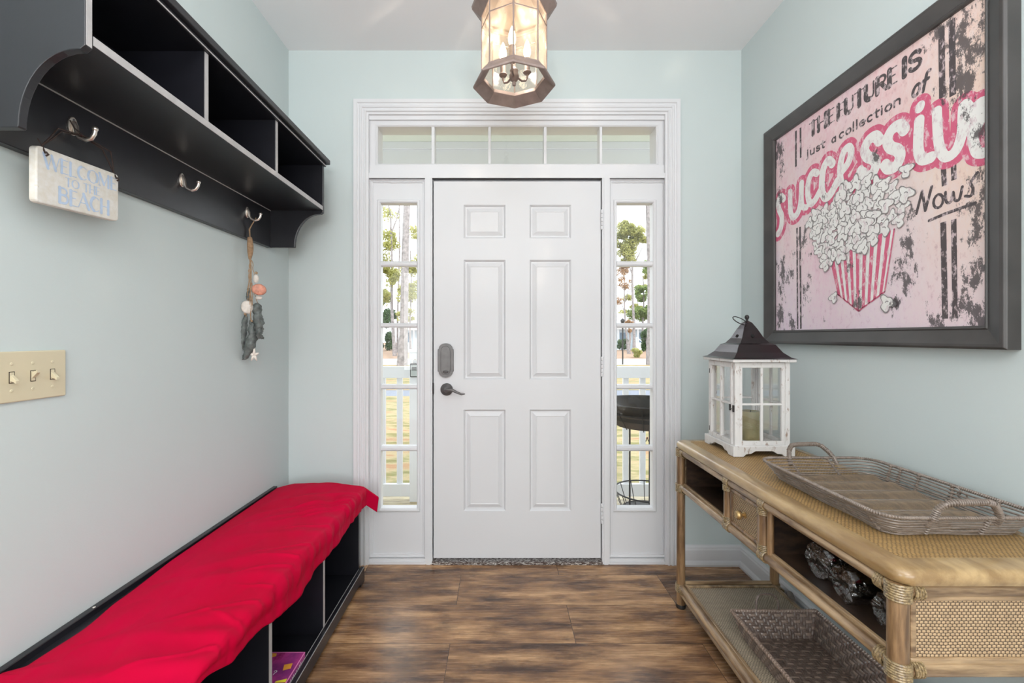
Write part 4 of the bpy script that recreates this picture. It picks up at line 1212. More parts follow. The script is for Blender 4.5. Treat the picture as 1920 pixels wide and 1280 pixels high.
# big script word, white strokes over a wider rose outline
def S_(cx, cy, w, h):
    return [(cx + .42 * w, cy + .30 * h), (cx + .20 * w, cy + .47 * h), (cx - .15 * w, cy + .45 * h), (cx - .34 * w, cy + .26 * h), (cx - .20 * w, cy + .05 * h), (cx + .12 * w, cy - .10 * h), (cx + .24 * w, cy - .28 * h), (cx + .05 * w, cy - .46 * h), (cx - .28 * w, cy - .45 * h), (cx - .45 * w, cy - .32 * h)]
word = [
 ([(0.066, .672), (0.046, .690), (0.022, .672), (0.030, .628), (0.052, .585), (0.044, .530), (0.020, .505)], .032),          # s
 ([(0.115, .690), (0.120, .590), (0.140, .560), (0.172, .572), (0.192, .620), (0.198, .705)], .030), ([(0.198, .705), (0.202, .600), (0.232, .580)], .026),   # u
 ([(0.300, .715), (0.272, .728), (0.246, .700), (0.240, .640), (0.256, .592), (0.286, .596), (0.318, .628)], .030),            # c
 ([(0.392, .722), (0.366, .746), (0.338, .716), (0.330, .640), (0.346, .592), (0.378, .592), (0.420, .636)], .034),            # c
 ([(0.436, .664), (0.476, .690), (0.494, .728), (0.480, .756), (0.452, .744), (0.436, .690), (0.440, .625), (0.468, .590), (0.510, .602), (0.540, .640)], .030),   # e
 (S_(0.590, .672, .090, .150), .038), (S_(0.692, .664, .090, .152), .038),
 ([(0.785, .715), (0.782, .620), (0.796, .578), (0.826, .572)], .034), ([(0.787, .758), (0.789, .764)], .030),                 # i
 ([(0.846, .716), (0.852, .610), (0.872, .556), (0.905, .560), (0.925, .610), (0.930, .690), (0.948, .668)], .030),             # v
 ([(0.965, .600), (0.985, .640), (0.985, .672), (0.965, .665), (0.955, .600), (0.965, .535), (0.985, .520)], .028),             # e, cut by the canvas edge
]
m = MB(); field_mesh(m, [(smooth_poly(p), w + 0.046) for p, w in word], fa, 0.0026, 0.0006, (0, 1, 0, 1))
m.build('rose_lettering_outline', A_pink, pic)
m = MB(); field_mesh(m, [(smooth_poly(p), w * 1.12) for p, w in word], fa, 0.0022, 0.0010, (0, 1, 0, 1))
m.build('white_lettering', A_white, pic)
# striped box and popcorn
m = MB()
TL, TR, BL, BM, BR = (.372, .345), (.690, .365), (.425, .150), (.530, .075), (.650, .140)
def lerp2(a, b_, t): return (a[0] + (b_[0] - a[0]) * t, a[1] + (b_[1] - a[1]) * t)
def topt(t): return lerp2(TL, TR, t)
def bott(t): return lerp2(BL, BM, t / 0.5) if t < 0.5 else lerp2(BM, BR, (t - 0.5) / 0.5)
m.add([art(*p, 0.0011) for p in (TL, TR, BR, BM, BL)], [(0, 1, 2, 3, 4)])
m.build('popcorn_box_white', A_white, pic)
m = MB()
ns = 9
for k in range(ns):
    t0, t1 = (k + 0.10) / ns, (k + 0.62) / ns
    m.add([art(*topt(t0), 0.0013), art(*topt(t1), 0.0013), art(*bott(t1), 0.0013), art(*bott(t0), 0.0013)], [(0, 1, 2, 3)])
stroke2d(m, [TL, BL, BM, BR, TR], .006, fa, 0.0013)
m.build('popcorn_box_stripes', A_pink, pic)
random.seed(11)
ker = []
hull = [(.254, .50), (.30, .55), (.36, .535), (.42, .56), (.48, .60), (.56, .595), (.62, .57), (.69, .545), (.75, .46), (.73, .40), (.66, .365), (.59, .345), (.50, .33), (.42, .33), (.36, .30), (.30, .37), (.265, .44)]
def inside(p, poly):
    c = False; j = len(poly) - 1
    for i in range(len(poly)):
        if (poly[i][1] > p[1]) != (poly[j][1] > p[1]) and p[0] < (poly[j][0] - poly[i][0]) * (p[1] - poly[i][1]) / (poly[j][1] - poly[i][1]) + poly[i][0]: c = not c
        j = i
    return c
tries = 0
while len(ker) < 72 and tries < 20000:
    tries += 1
    p = (random.uniform(.25, .76), random.uniform(.29, .61))
    if inside(p, hull) and all((p[0] - q[0]) ** 2 + (p[1] - q[1]) ** 2 > .033 ** 2 for q in ker): ker.append(p)
ker += [(.663, .096), (.740, .562), (.401, .140), (.352, .288), (.440, .310), (.555, .325)]
mg, mw = MB(), MB()
for i, (a, b_) in enumerate(ker):
    if i >= len(ker) - 6: mg.build('popcorn_outline', A_grey, pic); mw.build('popcorn', A_white, pic); mg, mw = MB(), MB()
    R = random.uniform(.019, .028); ph = random.uniform(0, 6)
    lob = []
    for k in range(28):
        t = 2 * pi * k / 28
        rr = R * (1 + 0.28 * sin(3 * t + ph) + 0.16 * sin(5 * t + ph * 2))
        lob.append((a + rr * cos(t), b_ + rr * sin(t), rr))
    h = 0.0016 + i * 0.00003
    mg.add([art(a + (x - a) * 1.17, b_ + (y - b_) * 1.17, h) for x, y, _ in lob], [tuple(range(28))])
    mw.add([art(x, y, h + 0.000012) for x, y, _ in lob], [tuple(range(28))])
    t = random.uniform(0, 6)
    field_mesh(mg, [([(a + .008 * cos(t + s), b_ + .008 * sin(t + s)) for s in (0, .6, 1.2, 1.8)], .0035)], fa, .0012, h + 0.000022)
mg.build('popcorn_outline', A_grey, pic); mw.build('popcorn', A_white, pic)

# ------------------------------------------------------------------ rattan console table
TX0, TX1, TY0, TY1, TZ = 0.800, 1.262, 0.872, 2.000, 0.749
tab = empty('console_table', (1.03, 1.43, 0.0), 'long rattan and cane console table with one drawer against the right wall', 'console table')
def rrect(x0, x1, y0, y1, r, k=6):
    pts = []
    for (cx_, cy_, a0) in ((x1 - r, y1 - r, 0), (x0 + r, y1 - r, 90), (x0 + r, y0 + r, 180), (x1 - r, y0 + r, 270)):
        for j in range(k + 1): a = radians(a0 + 90 * j / k); pts.append((cx_ + r * cos(a), cy_ + r * sin(a)))
    return pts
# top: border ring + inlay
po, pi_ = rrect(TX0, TX1, TY0, TY1, 0.035), rrect(TX0 + 0.050, TX1 - 0.035, TY0 + 0.055, TY1 - 0.045, 0.012)
nn = len(po)
prof = []
def off(pts, d):       # shrink towards centre
    cx_, cy_ = (TX0 + TX1) / 2, (TY0 + TY1) / 2
    out = []
    for x, y in pts:
        out.append((x - d * (1 if x > cx_ else -1), y - d * (1 if y > cy_ else -1)))
    return out
loops = [([*off(po, 0.012)], TZ - 0.034), (off(po, 0.004), TZ - 0.032), (off(po, 0.0), TZ - 0.024), (off(po, 0.0), TZ - 0.012), (off(po, 0.004), TZ - 0.004), (off(po, 0.012), TZ), (pi_, TZ), (pi_, TZ - 0.006)]
m = MB(); vs = []; fs = []
for lp, z in loops: vs += [(x, y, z) for x, y in lp]
for i in range(len(loops) - 1):
    for k in range(nn): fs.append((i * nn + k, i * nn + (k + 1) % nn, (i + 1) * nn + (k + 1) % nn, (i + 1) * nn + k))
fs.append(tuple(range(nn - 1, -1, -1)))
m.add(vs, fs)
m.build('tabletop', rattan_mat('tabletop_border', rgb(184, 156, 112), rgb(140, 112, 74), (3, 0.8, 3), 0.28), tab, smooth=True)
m = MB(); m.prism(pi_, TZ - 0.006, TZ - 0.0012, 'z'); m.build('cane_inlay', M['cane_top'], tab)
LR = 0.0185
legs = [(0.818, 1.970), (1.240, 1.970), (0.818, 0.897), (1.240, 0.897)]
for lx_, ly in legs:
    lg = MB().lathe([(LR * 0.9, 0.0), (LR, 0.006), (LR, 0.705), (LR * 0.95, 0.715)], (lx_, ly, 0), 'z', 20).build('leg', M['rattan_z'], tab, smooth=True)
    MB().lathe([(LR + 0.002, 0.0), (LR + 0.003, 0.010), (LR + 0.001, 0.016)], (lx_, ly, 0), 'z', 20).build('foot_cap', M['blackmetal'], lg, smooth=True)
ZU, ZL_ = 0.708, 0.543
FX = 0.818
def pole(name, p, q, r, mat): return MB().tube([p, q], r, 16).build(name, mat, tab, smooth=True)
pole('upper_rail', (FX, 0.915, ZU - 0.006), (FX, 1.952, ZU - 0.006), 0.0145, M['rattan_y'])
pole('lower_rail', (FX, 0.915, ZL_), (FX, 1.952, ZL_), 0.0145, M['rattan_y'])
MB().box(FX + 0.004, FX + 0.014, 0.915, 1.952, ZL_ + 0.012, ZL_ + 0.020).build('rail_bead', M['rattan_y'], tab, bevel=0.002)
pole('back_upper_rail', (1.240, 0.915, ZU - 0.006), (1.240, 1.952, ZU - 0.006), 0.0145, M['rattan_y'])
pole('back_lower_rail', (1.240, 0.915, ZL_), (1.240, 1.952, ZL_), 0.0145, M['rattan_y'])
for ly in (0.897, 1.970):
    pole('end_upper_rail', (0.836, ly, ZU - 0.008), (1.222, ly, ZU - 0.008), 0.0145, M['rattan_x'])
    pole('end_lower_rail', (0.836, ly, ZL_ - 0.006), (1.222, ly, ZL_ - 0.006), 0.0145, M['rattan_x'])
    pole('end_shelf_rail', (0.836, ly, 0.108), (1.222, ly, 0.108), 0.0100, M['rattan_x'])
    pole('end_shelf_rail', (0.836, ly, 0.086), (1.222, ly, 0.086), 0.0080, M['rattan_x'])
pole('front_shelf_rail', (FX, 0.915, 0.094), (FX, 1.952, 0.094), 0.0165, M['rattan_y'])
pole('front_shelf_rail', (FX + 0.002, 0.915, 0.066), (FX + 0.002, 1.952, 0.066), 0.0120, M['rattan_y'])
pole('back_shelf_rail', (1.240, 0.915, 0.094), (1.240, 1.952, 0.094), 0.0080, M['rattan_y'])
MB().box(0.836, 1.228, 0.915, 1.955, 0.096, 0.106).build('lower_shelf', M['cane_shelf'], tab)
m = MB(); m.box(FX + 0.008, FX + 0.020, 0.915, 1.952, 0.106, 0.113); m.box(1.217, 1.228, 0.915, 1.952, 0.106, 0.112); m.box(0.836, 1.222, 1.934, 1.946, 0.106, 0.113)
m.build('shelf_edge_strip', M['rattan_y'], tab, bevel=0.002)
pA, pB = 1.562, 1.352
for y in (pA, pB):
    MB().lathe([(0.015, 0.0), (0.015, ZU - ZL_ - 0.012)], (FX, y, ZL_ + 0.002), 'z', 16).build('post', M['rattan_z'], tab, smooth=True)
MB().lathe([(0.010, 0.0), (0.010, ZU - ZL_ - 0.012)], (FX + 0.006, pB - 0.024, ZL_ + 0.002), 'z', 16).build('post', M['rattan_z'], tab, smooth=True)
MB().lathe([(0.010, 0.0), (0.010, ZU - ZL_ - 0.012)], (FX + 0.006, pA + 0.022, ZL_ + 0.002), 'z', 16).build('post', M['rattan_z'], tab, smooth=True)
# bindings at the joints
def wrap(axis, c, R, n, p, r=0.0022, sx=None):
    m = MB(); ax = Vector(axis)
    for k in range(n): m.torus(Vector(c) + ax * (k - (n - 1) / 2) * p, axis, R, r, 22, 6)
    return m
for lx_, ly in legs:
    for z in (ZU - 0.010, ZL_ - 0.004, 0.090):
        w = wrap((0, 0, 1), (lx_, ly, z), LR + 0.0015, 7, 0.0052, 0.0032); sy = 1 if ly < 1.4 else -1; sx = 1 if lx_ < 1 else -1
        for k in range(4):
            w.torus((lx_, ly + sy * (0.024 + k * 0.0055), z), (0, 1, 0), 0.0165, 0.0028, 18, 6)
            w.torus((lx_ + sx * (0.024 + k * 0.0055), ly, z), (1, 0, 0), 0.0165, 0.0028, 18, 6)
        w.build('binding', M['binding'], tab, smooth=True)
for y in (pA, pB):
    for z, s_ in ((ZU - 0.006, -1), (ZL_, 1)):
        w = wrap((0, 1, 0), (FX, y + (-0.004), z), 0.0162, 6, 0.0052, 0.0028)
        for k in range(4): w.torus((FX, y, z + s_ * (0.016 + k * 0.0052)), (0, 0, 1), 0.0165, 0.0026, 18, 6)
        w.build('binding', M['binding'], tab, smooth=True)
# compartments
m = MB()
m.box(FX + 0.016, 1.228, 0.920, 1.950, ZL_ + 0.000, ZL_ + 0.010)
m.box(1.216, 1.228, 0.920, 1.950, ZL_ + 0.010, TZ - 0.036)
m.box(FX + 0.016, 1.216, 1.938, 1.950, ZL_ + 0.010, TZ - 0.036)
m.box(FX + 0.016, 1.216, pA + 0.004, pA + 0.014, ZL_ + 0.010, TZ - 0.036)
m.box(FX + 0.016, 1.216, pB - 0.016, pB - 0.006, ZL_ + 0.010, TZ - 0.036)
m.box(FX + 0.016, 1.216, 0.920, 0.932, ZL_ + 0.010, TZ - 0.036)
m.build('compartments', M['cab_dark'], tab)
# drawer
dy0, dy1, dz0_, dz1_ = pB + 0.018, pA - 0.017, ZL_ + 0.017, ZU - 0.022
m = MB()
m.box(FX - 0.004, FX + 0.012, dy0, dy1, dz0_, dz0_ + 0.012); m.box(FX - 0.004, FX + 0.012, dy0, dy1, dz1_ - 0.012, dz1_)
m.box(FX - 0.004, FX + 0.012, dy0, dy0 + 0.014, dz0_ + 0.012, dz1_ - 0.012); m.box(FX - 0.004, FX + 0.012, dy1 - 0.014, dy1, dz0_ + 0.012, dz1_ - 0.012)
dr = m.build('drawer', M['rattan_z'], tab, bevel=0.003)
MB().box(FX + 0.001, FX + 0.012, dy0 + 0.012, dy1 - 0.012, dz0_ + 0.010, dz1_ - 0.010).build('cane_panel', M['cane_drawer'], dr)
MB().lathe([(0.0, -0.030), (0.010, -0.029), (0.0145, -0.023), (0.014, -0.017), (0.007, -0.011), (0.006, -0.004), (0.011, -0.002), (0.011, 0.0)], (FX + 0.0, (dy0 + dy1) / 2, (dz0_ + dz1_) / 2), 'x', 20).build('knob', simple('brass_knob', rgb(170, 142, 96), 0.3, metal=0.7), dr, smooth=True)
# cane end panels
for ly in (0.897, 1.970):
    z0_, z1_ = ZL_ + 0.006, ZU - 0.020
    s_ = -1 if ly < 1.4 else 1
    m = MB(); ya, yb2 = ly - 0.007, ly + 0.007
    m.box(0.838, 1.220, ya, yb2, z0_, z0_ + 0.014); m.box(0.838, 1.220, ya, yb2, z1_ - 0.010, z1_)
    m.box(0.838, 0.850, ya, yb2, z0_ + 0.014, z1_ - 0.010); m.box(1.208, 1.220, ya, yb2, z0_ + 0.014, z1_ - 0.010)
    ep = m.build('end_frame', M['rattan_x'], tab, bevel=0.003)
    MB().box(0.850, 1.208, ly - 0.003, ly + 0.003, z0_ + 0.012, z1_ - 0.008).build('cane_panel', M['cane_end'], ep)

# ------------------------------------------------------------------ wrapped packages in the open compartment
random.seed(7)
labels = ['crinkled clear plastic package in the console opening, farthest from the camera of three',
          'crinkled clear plastic package in the console opening, middle one of three',
          'crinkled clear plastic package in the console opening, nearest to the corner post']
M['clearcup'] = glass_mat('clear_tumbler', tint=(0.90, 0.92, 0.94, 1), base=0.12, edge=0.8, rough=0.02)
for i, (X, Y, R, ln, rz) in enumerate(((0.880, 1.205, 0.047, 0.17, 0.10), (0.862, 1.098, 0.044, 0.18, -0.05), (0.875, 0.987, 0.042, 0.17, -0.03))):
    zf = ZL_ + 0.010
    t = empty('wrapped_package', (X, Y, zf), labels[i], 'package', 'plastic wrapped packages in the console', rz=rz)
    def wr(u, v, R=R, ln=ln, i=i):
        a = 2 * pi * u
        e = v * 1.16 - 0.08
        if e < 0: rr = R * (0.05 + 0.95 * (v / 0.069)) * 0.96; xx = 0.004 * sin(v * 60)
        elif e > 1: rr = R * (0.05 + 0.95 * ((1 - v) / 0.069)); xx = ln
        else: rr = R; xx = e * ln
        p = Vector((xx, rr * cos(a), R + rr * sin(a)))
        nv = noise.noise_vector(p * 42 + Vector((i * 9, 0, 0)))
        p += nv * 0.006
        p += noise.noise_vector(p * 110) * 0.003
        p.z = max(0.0015, p.z)
        return p
    m = MB(); m.grid(wr, 44, 46, closed_u=True)
    m.build('plastic_wrap', M['plastic_wrap'], t, local=True)
    cp = MB(); cp.lathe([(0.0, 0.012), (0.026, 0.012), (0.030, 0.030), (0.036, 0.120), (0.034, 0.120), (0.028, 0.030), (0.0, 0.022)], (0, 0, 0.042), 'x', 20)
    cp.build('clear_cup', M['clearcup'], t, smooth=True, local=True)

# ------------------------------------------------------------------ candle lantern on the table
LXc, LYc = 1.032, 1.822
hw = 0.108
lan = empty('candle_lantern', (LXc, LYc, TZ), 'distressed white wooden candle lantern with dark metal roof standing on the console table', 'lantern')
def lp_(x, y, z): return (LXc + x, LYc + y, TZ + z)
bw = 0.120
m = MB()
for (axis, sgn_) in (('y', -1), ('y', 1), ('x', -1), ('x', 1)):
    c_ = LXc if axis == 'y' else LYc
    oth = (LYc if axis == 'y' else LXc) + sgn_ * bw
    e_ = 0.0 if axis == 'y' else 0.0122
    pts = [(c_ - bw + e_, TZ), (c_ - bw + 0.040, TZ), (c_ - bw + 0.050, TZ + 0.010), (c_ - 0.052, TZ + 0.011), (c_ - 0.034, TZ + 0.022), (c_ + 0.034, TZ + 0.022), (c_ + 0.052, TZ + 0.011), (c_ + bw - 0.050, TZ + 0.010), (c_ + bw - 0.040, TZ), (c_ + bw - e_, TZ), (c_ + bw - e_, TZ + 0.040), (c_ - bw + e_, TZ + 0.040)]
    m.prism(pts, oth, oth - sgn_ * 0.012, axis)
m.box(LXc - bw + 0.010, LXc + bw - 0.010, LYc - bw + 0.010, LYc + bw - 0.010, TZ + 0.026, TZ + 0.042)
m.build('base', M['distress'], lan, bevel=0.0015)
for sx in (-1, 1):
    for sy in (-1, 1):
        MB().box(LXc + sx * hw, LXc + sx * (hw - 0.018), LYc + sy * hw, LYc + sy * (hw - 0.018), TZ + 0.040, TZ + 0.368).build('corner_post', M['distress'], lan, bevel=0.001)
z0_, z1_ = TZ + 0.042, TZ + 0.366
def lframe(face):
    """one glazed side: frame + muntins, glass"""
    m = MB()
    a, b_ = -hw + 0.018, hw - 0.018
    def bb(u0, u1, zz0, zz1, d0, d1):
        if face[0] == 'y':
            y = LYc + face[1] * hw; m.box(LXc + u0, LXc + u1, y - face[1] * d0, y - face[1] * d1, zz0, zz1)
        else:
            x = LXc + face[1] * hw; m.box(x - face[1] * d0, x - face[1] * d1, LYc + u0, LYc + u1, zz0, zz1)
    d0 = -0.004 if face == ('x', -1) else 0.003
    bb(a, b_, z0_, z0_ + 0.016, d0, 0.014); bb(a, b_, z1_ - 0.020, z1_, d0, 0.014)
    bb(a, a + 0.013, z0_ + 0.016, z1_ - 0.020, d0, 0.014); bb(b_ - 0.013, b_, z0_ + 0.016, z1_ - 0.020, d0, 0.014)
    zm = (z0_ + z1_) / 2 - 0.002
    bb(-0.005, 0.005, z0_ + 0.016, z1_ - 0.020, d0 + 0.001, 0.012); bb(a + 0.013, b_ - 0.013, zm - 0.004, zm + 0.004, d0 + 0.0015, 0.011)
    o = m.build('door_frame' if face == ('x', -1) else 'side_frame', M['distress'], lan, bevel=0.001)
    g = MB()
    if face[0] == 'y':
        y = LYc + face[1] * (hw - 0.008); g.box(LXc + a, LXc + b_, y - 0.001, y + 0.001, z0_ + 0.01, z1_ - 0.01)
    else:
        x = LXc + face[1] * (hw - 0.008); g.box(x - 0.001, x + 0.001, LYc + a, LYc + b_, z0_ + 0.01, z1_ - 0.01)
    g.build('glass', M['lantern_glass'], o)
    return o
for f_ in (('y', -1), ('y', 1), ('x', 1), ('x', -1)): df = lframe(f_)
m = MB()
m.box(LXc - hw - 0.008, LXc - hw - 0.002, LYc - hw + 0.022, LYc - hw + 0.030, TZ + 0.176, TZ + 0.200); m.box(LXc - hw - 0.004, LXc - hw, LYc - hw + 0.004, LYc - hw + 0.012, TZ + 0.172, TZ + 0.198)
m.tube([(LXc - hw - 0.006, LYc - hw + 0.026, TZ + 0.186), (LXc - hw - 0.008, LYc - hw + 0.010, TZ + 0.184)], 0.0014, 6)
for zz in (0.07, 0.32): m.box(LXc - hw - 0.004, LXc - hw + 0.002, LYc + hw - 0.020, LYc + hw - 0.014, TZ + zz - 0.010, TZ + zz + 0.010)
m.build('latch', M['blackmetal'], lan)
MB().box(LXc - 0.124, LXc + 0.124, LYc - 0.124, LYc + 0.124, TZ + 0.368, TZ + 0.380).build('eave_board', M['distress'], lan, bevel=0.002)
# roof: square loft with concave profile
m = MB()
rp = [(0.128, 0.380), (0.112, 0.386), (0.092, 0.405), (0.076, 0.432), (0.074, 0.436), (0.060, 0.442), (0.045, 0.462), (0.028, 0.500), (0.014, 0.526), (0.004, 0.534)]
vs = []
for h_, z in rp:
    for sx, sy in ((-1, -1), (1, -1), (1, 1), (-1, 1)): vs.append(lp_(sx * h_, sy * h_, z))
fs = [(i * 4 + k, i * 4 + (k + 1) % 4, (i + 1) * 4 + (k + 1) % 4, (i + 1) * 4 + k) for i in range(len(rp) - 1) for k in range(4)]
fs += [(3, 2, 1, 0), tuple((len(rp) - 1) * 4 + k for k in range(4))]
m.add(vs, fs)
rf = m.build('roof', simple('smooth_dark_tin', rgb(64, 60, 62), 0.22, metal=0.85, var=0.05), lan, bevel=0.0008)
m = MB()
for ax, s_ in (('x', -1), ('y', -1), ('x', 1), ('y', 1)):
    hh = 0.041; zz = 0.471; mm = 1.6
    c_ = Vector(lp_(s_ * (hh - 0.0) if ax == 'x' else 0, s_ * hh if ax == 'y' else 0, zz))
    nn_ = Vector((s_ if ax == 'x' else 0, s_ if ax == 'y' else 0, 0.5)).normalized()
    sd = Vector((0, 0, 1)).cross(nn_).normalized(); up = nn_.cross(sd)
    m.add([c_ + nn_ * 0.0022 + sd * 0.007 * cos(2 * pi * k / 16) + up * 0.007 * sin(2 * pi * k / 16) for k in range(16)] + [c_ - nn_ * 0.004 + sd * 0.007 * cos(2 * pi * k / 16) + up * 0.007 * sin(2 * pi * k / 16) for k in range(16)],
          [tuple(range(16))] + [(k, 16 + k, 16 + (k + 1) % 16, (k + 1) % 16) for k in range(16)])
m.build('vent_hole', simple('black_hole', rgb(14, 13, 13), 0.9), rf)
m = MB(); m.lathe([(0.006, 0.530), (0.004, 0.538), (0.008, 0.545), (0.009, 0.550), (0.006, 0.557), (0.0, 0.559)], (LXc, LYc, TZ), 'z', 14)
m.build('finial', M['blackmetal'], rf, smooth=True)
m = MB(); m.torus(lp_(-0.032, -0.006, 0.534), (0.25, -0.55, 0.8), 0.030, 0.0020, 28, 6); m.build('ring_handle', M['blackmetal'], rf, smooth=True)
# candle inside
m = MB(); m.lathe([(0.0, 0.0), (0.037, 0.0), (0.0385, 0.003), (0.0385, 0.112), (0.036, 0.118), (0.030, 0.116), (0.010, 0.110), (0.0, 0.110)], (0, 0, 0), 'z', 28)
cd = empty('pillar_candle', (LXc + 0.012, LYc - 0.005, TZ + 0.042), 'sage green pillar candle standing inside the white lantern', 'candle')
m.build('wax', M['candle'], cd, smooth=True, local=True)
MB().tube([(0, 0, 0.109), (0.001, 0, 0.122)], 0.0012, 6).build('wick', M['blackmetal'], cd, local=True)

# ------------------------------------------------------------------ wicker tray on the table
tray = empty('wicker_tray', (1.08, 1.24, TZ), 'open wicker tray with two arched handles lying on the console top', 'tray')
bx0, bx1, by0, by1 = 0.915, 1.232, 1.030, 1.448
rx0, rx1, ry0, ry1 = 0.884, 1.262, 0.998, 1.496
def tloop(t, n=12):
    """rounded rectangle between base (t=0) and rim (t=1)"""
    return rrect(bx0 + (rx0 - bx0) * t, bx1 + (rx1 - bx1) * t, by0 + (ry0 - by0) * t, by1 + (ry1 - by1) * t, 0.035 + 0.015 * t, 5)
def dens(pts, k=6):
    out = []
    for i in range(len(pts)):
        a, b_ = pts[i], pts[(i + 1) % len(pts)]
        l = sqrt((a[0] - b_[0]) ** 2 + (a[1] - b_[1]) ** 2)
        q = max(1, int(l / 0.02))
        for j in range(q): out.append((a[0] + (b_[0] - a[0]) * j / q, a[1] + (b_[1] - a[1]) * j / q))
    return out
random.seed(3)
m = MB()
RIMH = 0.050
for k, t in enumerate((0.0, 0.10, 0.22, 0.36, 0.50, 0.66, 0.82)):
    lp2 = dens(tloop(t))
    jit = random.uniform(0, 6)
    m.tube([(x + 0.0012 * sin(i * 0.7 + jit), y + 0.0012 * cos(i * 0.9 + jit), TZ + 0.004 + RIMH * t + 0.0012 * sin(i * 0.5 + jit * 2)) for i, (x, y) in enumerate(lp2)], 0.0024, 6, closed=True)
# denser weaving on the room side and the ends
for k in range(9):
    t = 0.05 + 0.085 * k
    seg = [p for p in dens(tloop(t)) if p[0] < 1.06 and p[1] < 1.42]
    seg.sort(key=lambda p: (-p[1] if p[0] < 0.94 else 10 + p[0]))
    ph = k * pi
    m.tube([(x - 0.0022 * sin(i * 1.5 + ph) * (1 if x < 0.95 else 0), y - 0.0022 * sin(i * 1.5 + ph) * (1 if x >= 0.95 else 0), TZ + 0.005 + RIMH * t) for i, (x, y) in enumerate(seg)], 0.0022, 5)
m.build('woven_side', M['wicker'], tray, smooth=True)
m = MB()
lp2 = dens(tloop(1.0))
m.tube([(x, y, TZ + 0.004 + RIMH) for x, y in lp2], 0.0036, 8, closed=True)
tot = len(lp2)
for i in range(tot):        # whipping round the rim
    a, b_ = Vector(lp2[i]), Vector(lp2[(i + 1) % tot])
    d = (b_ - a); l = d.length; q = max(1, int(l / 0.0046)); dn = d.normalized()
    for j in range(q):
        p = a + d * (j / q)
        m.torus((p.x, p.y, TZ + 0.004 + RIMH), (dn.x, dn.y, 0.15), 0.0037, 0.0016, 8, 4)
m.build('rim', M['wicker'], tray, smooth=True)
m = MB()
# floor: fine rods lengthwise passing over and under thick cross bars
nr = 74; nb = 11
for k in range(nr):
    x = bx0 + 0.006 + (bx1 - bx0 - 0.012) * k / (nr - 1)
    ph = 0
    pts = []
    for j in range(45):
        y = by0 - 0.004 + (by1 - by0 + 0.008) * j / 44
        pts.append((x, y, TZ + 0.009 + 0.0042 * sin((y - by0) / (by1 - by0) * nb * 2 * pi * 0.5 + 0.5 * sin(x * 14))))
    m.tube(pts, 0.0014, 4, caps=False)
m.build('rod_floor', M['wicker_rod'], tray, smooth=True, auto=False)
m = MB()
for j in range(nb):
    y = by0 + 0.02 + (by1 - by0 - 0.04) * j / (nb - 1)
    m.tube([(bx0, y, TZ + 0.0042), (bx1, y, TZ + 0.0042)], 0.0034, 6)
m.build('cross_bars', M['wicker'], tray, smooth=True)
def tie(pb, pt, n=7, r=0.0042):
    m = MB()
    pb, pt = Vector(pb), Vector(pt)
    ax = (pt - pb).normalized()
    m.tube([pb, pt], 0.003, 6)
    for k in range(n): m.torus(pb.lerp(pt, (k + 0.5) / n), ax, r, 0.0020, 10, 5)
    m.build('upright_tie', M['wicker'], tray, smooth=True)
for y in (1.09, 1.30, 1.36, 1.395): tie((bx1 + 0.004, y, TZ + 0.006), (rx1 - 0.001, y + 0.012, TZ + 0.004 + RIMH))
tie((bx1 + 0.004, 1.20, TZ + 0.006), (rx1, 1.215, TZ + 0.056), 6, 0.006)
m = MB(); m.torus((rx1 - 0.004, 1.205, TZ + 0.044), (1, 0.2, 0.2), 0.011, 0.002, 14, 5); m.torus((rx1 - 0.004, 1.188, TZ + 0.036), (1, 0.2, 0.2), 0.011, 0.002, 14, 5)
m.build('knotted_loop', M['wicker'], tray, smooth=True)
for x in (1.00, 1.13): tie((x, by1 + 0.002, TZ + 0.006), (x - 0.01, ry1 - 0.001, TZ + 0.004 + RIMH)); tie((x, by0 - 0.002, TZ + 0.006), (x - 0.01, ry0 + 0.001, TZ + 0.004 + RIMH))
for y in (1.05, 1.15, 1.27, 1.38): tie((bx0 - 0.002, y, TZ + 0.006), (rx0 + 0.001, y + 0.012, TZ + 0.004 + RIMH), 5, 0.0036)
def thandle(y, s_):
    m = MB()
    zr = TZ + 0.004 + RIMH
    pts = [(0.990, y - s_ * 0.012, zr - 0.020), (0.992, y, zr), (0.996, y + s_ * 0.006, zr + 0.024), (1.008, y + s_ * 0.014, zr + 0.038), (1.030, y + s_ * 0.017, zr + 0.042), (1.095, y + s_ * 0.018, zr + 0.043), (1.112, y + s_ * 0.015, zr + 0.038), (1.132, y + s_ * 0.006, zr + 0.018), (1.144, y, zr), (1.148, y - s_ * 0.012, zr - 0.020)]
    m.tube(pts, 0.0055, 8)
    for i in range(len(pts) - 1):
        a, b_ = Vector(pts[i]), Vector(pts[i + 1]); q = max(1, int((b_ - a).length / 0.0048))
        for j in range(q): m.torus(a.lerp(b_, j / q), (b_ - a).normalized(), 0.0062, 0.0020, 10, 4)
    m.build('handle', M['wicker'], tray, smooth=True)
thandle(ry1, 1); thandle(ry0, -1)

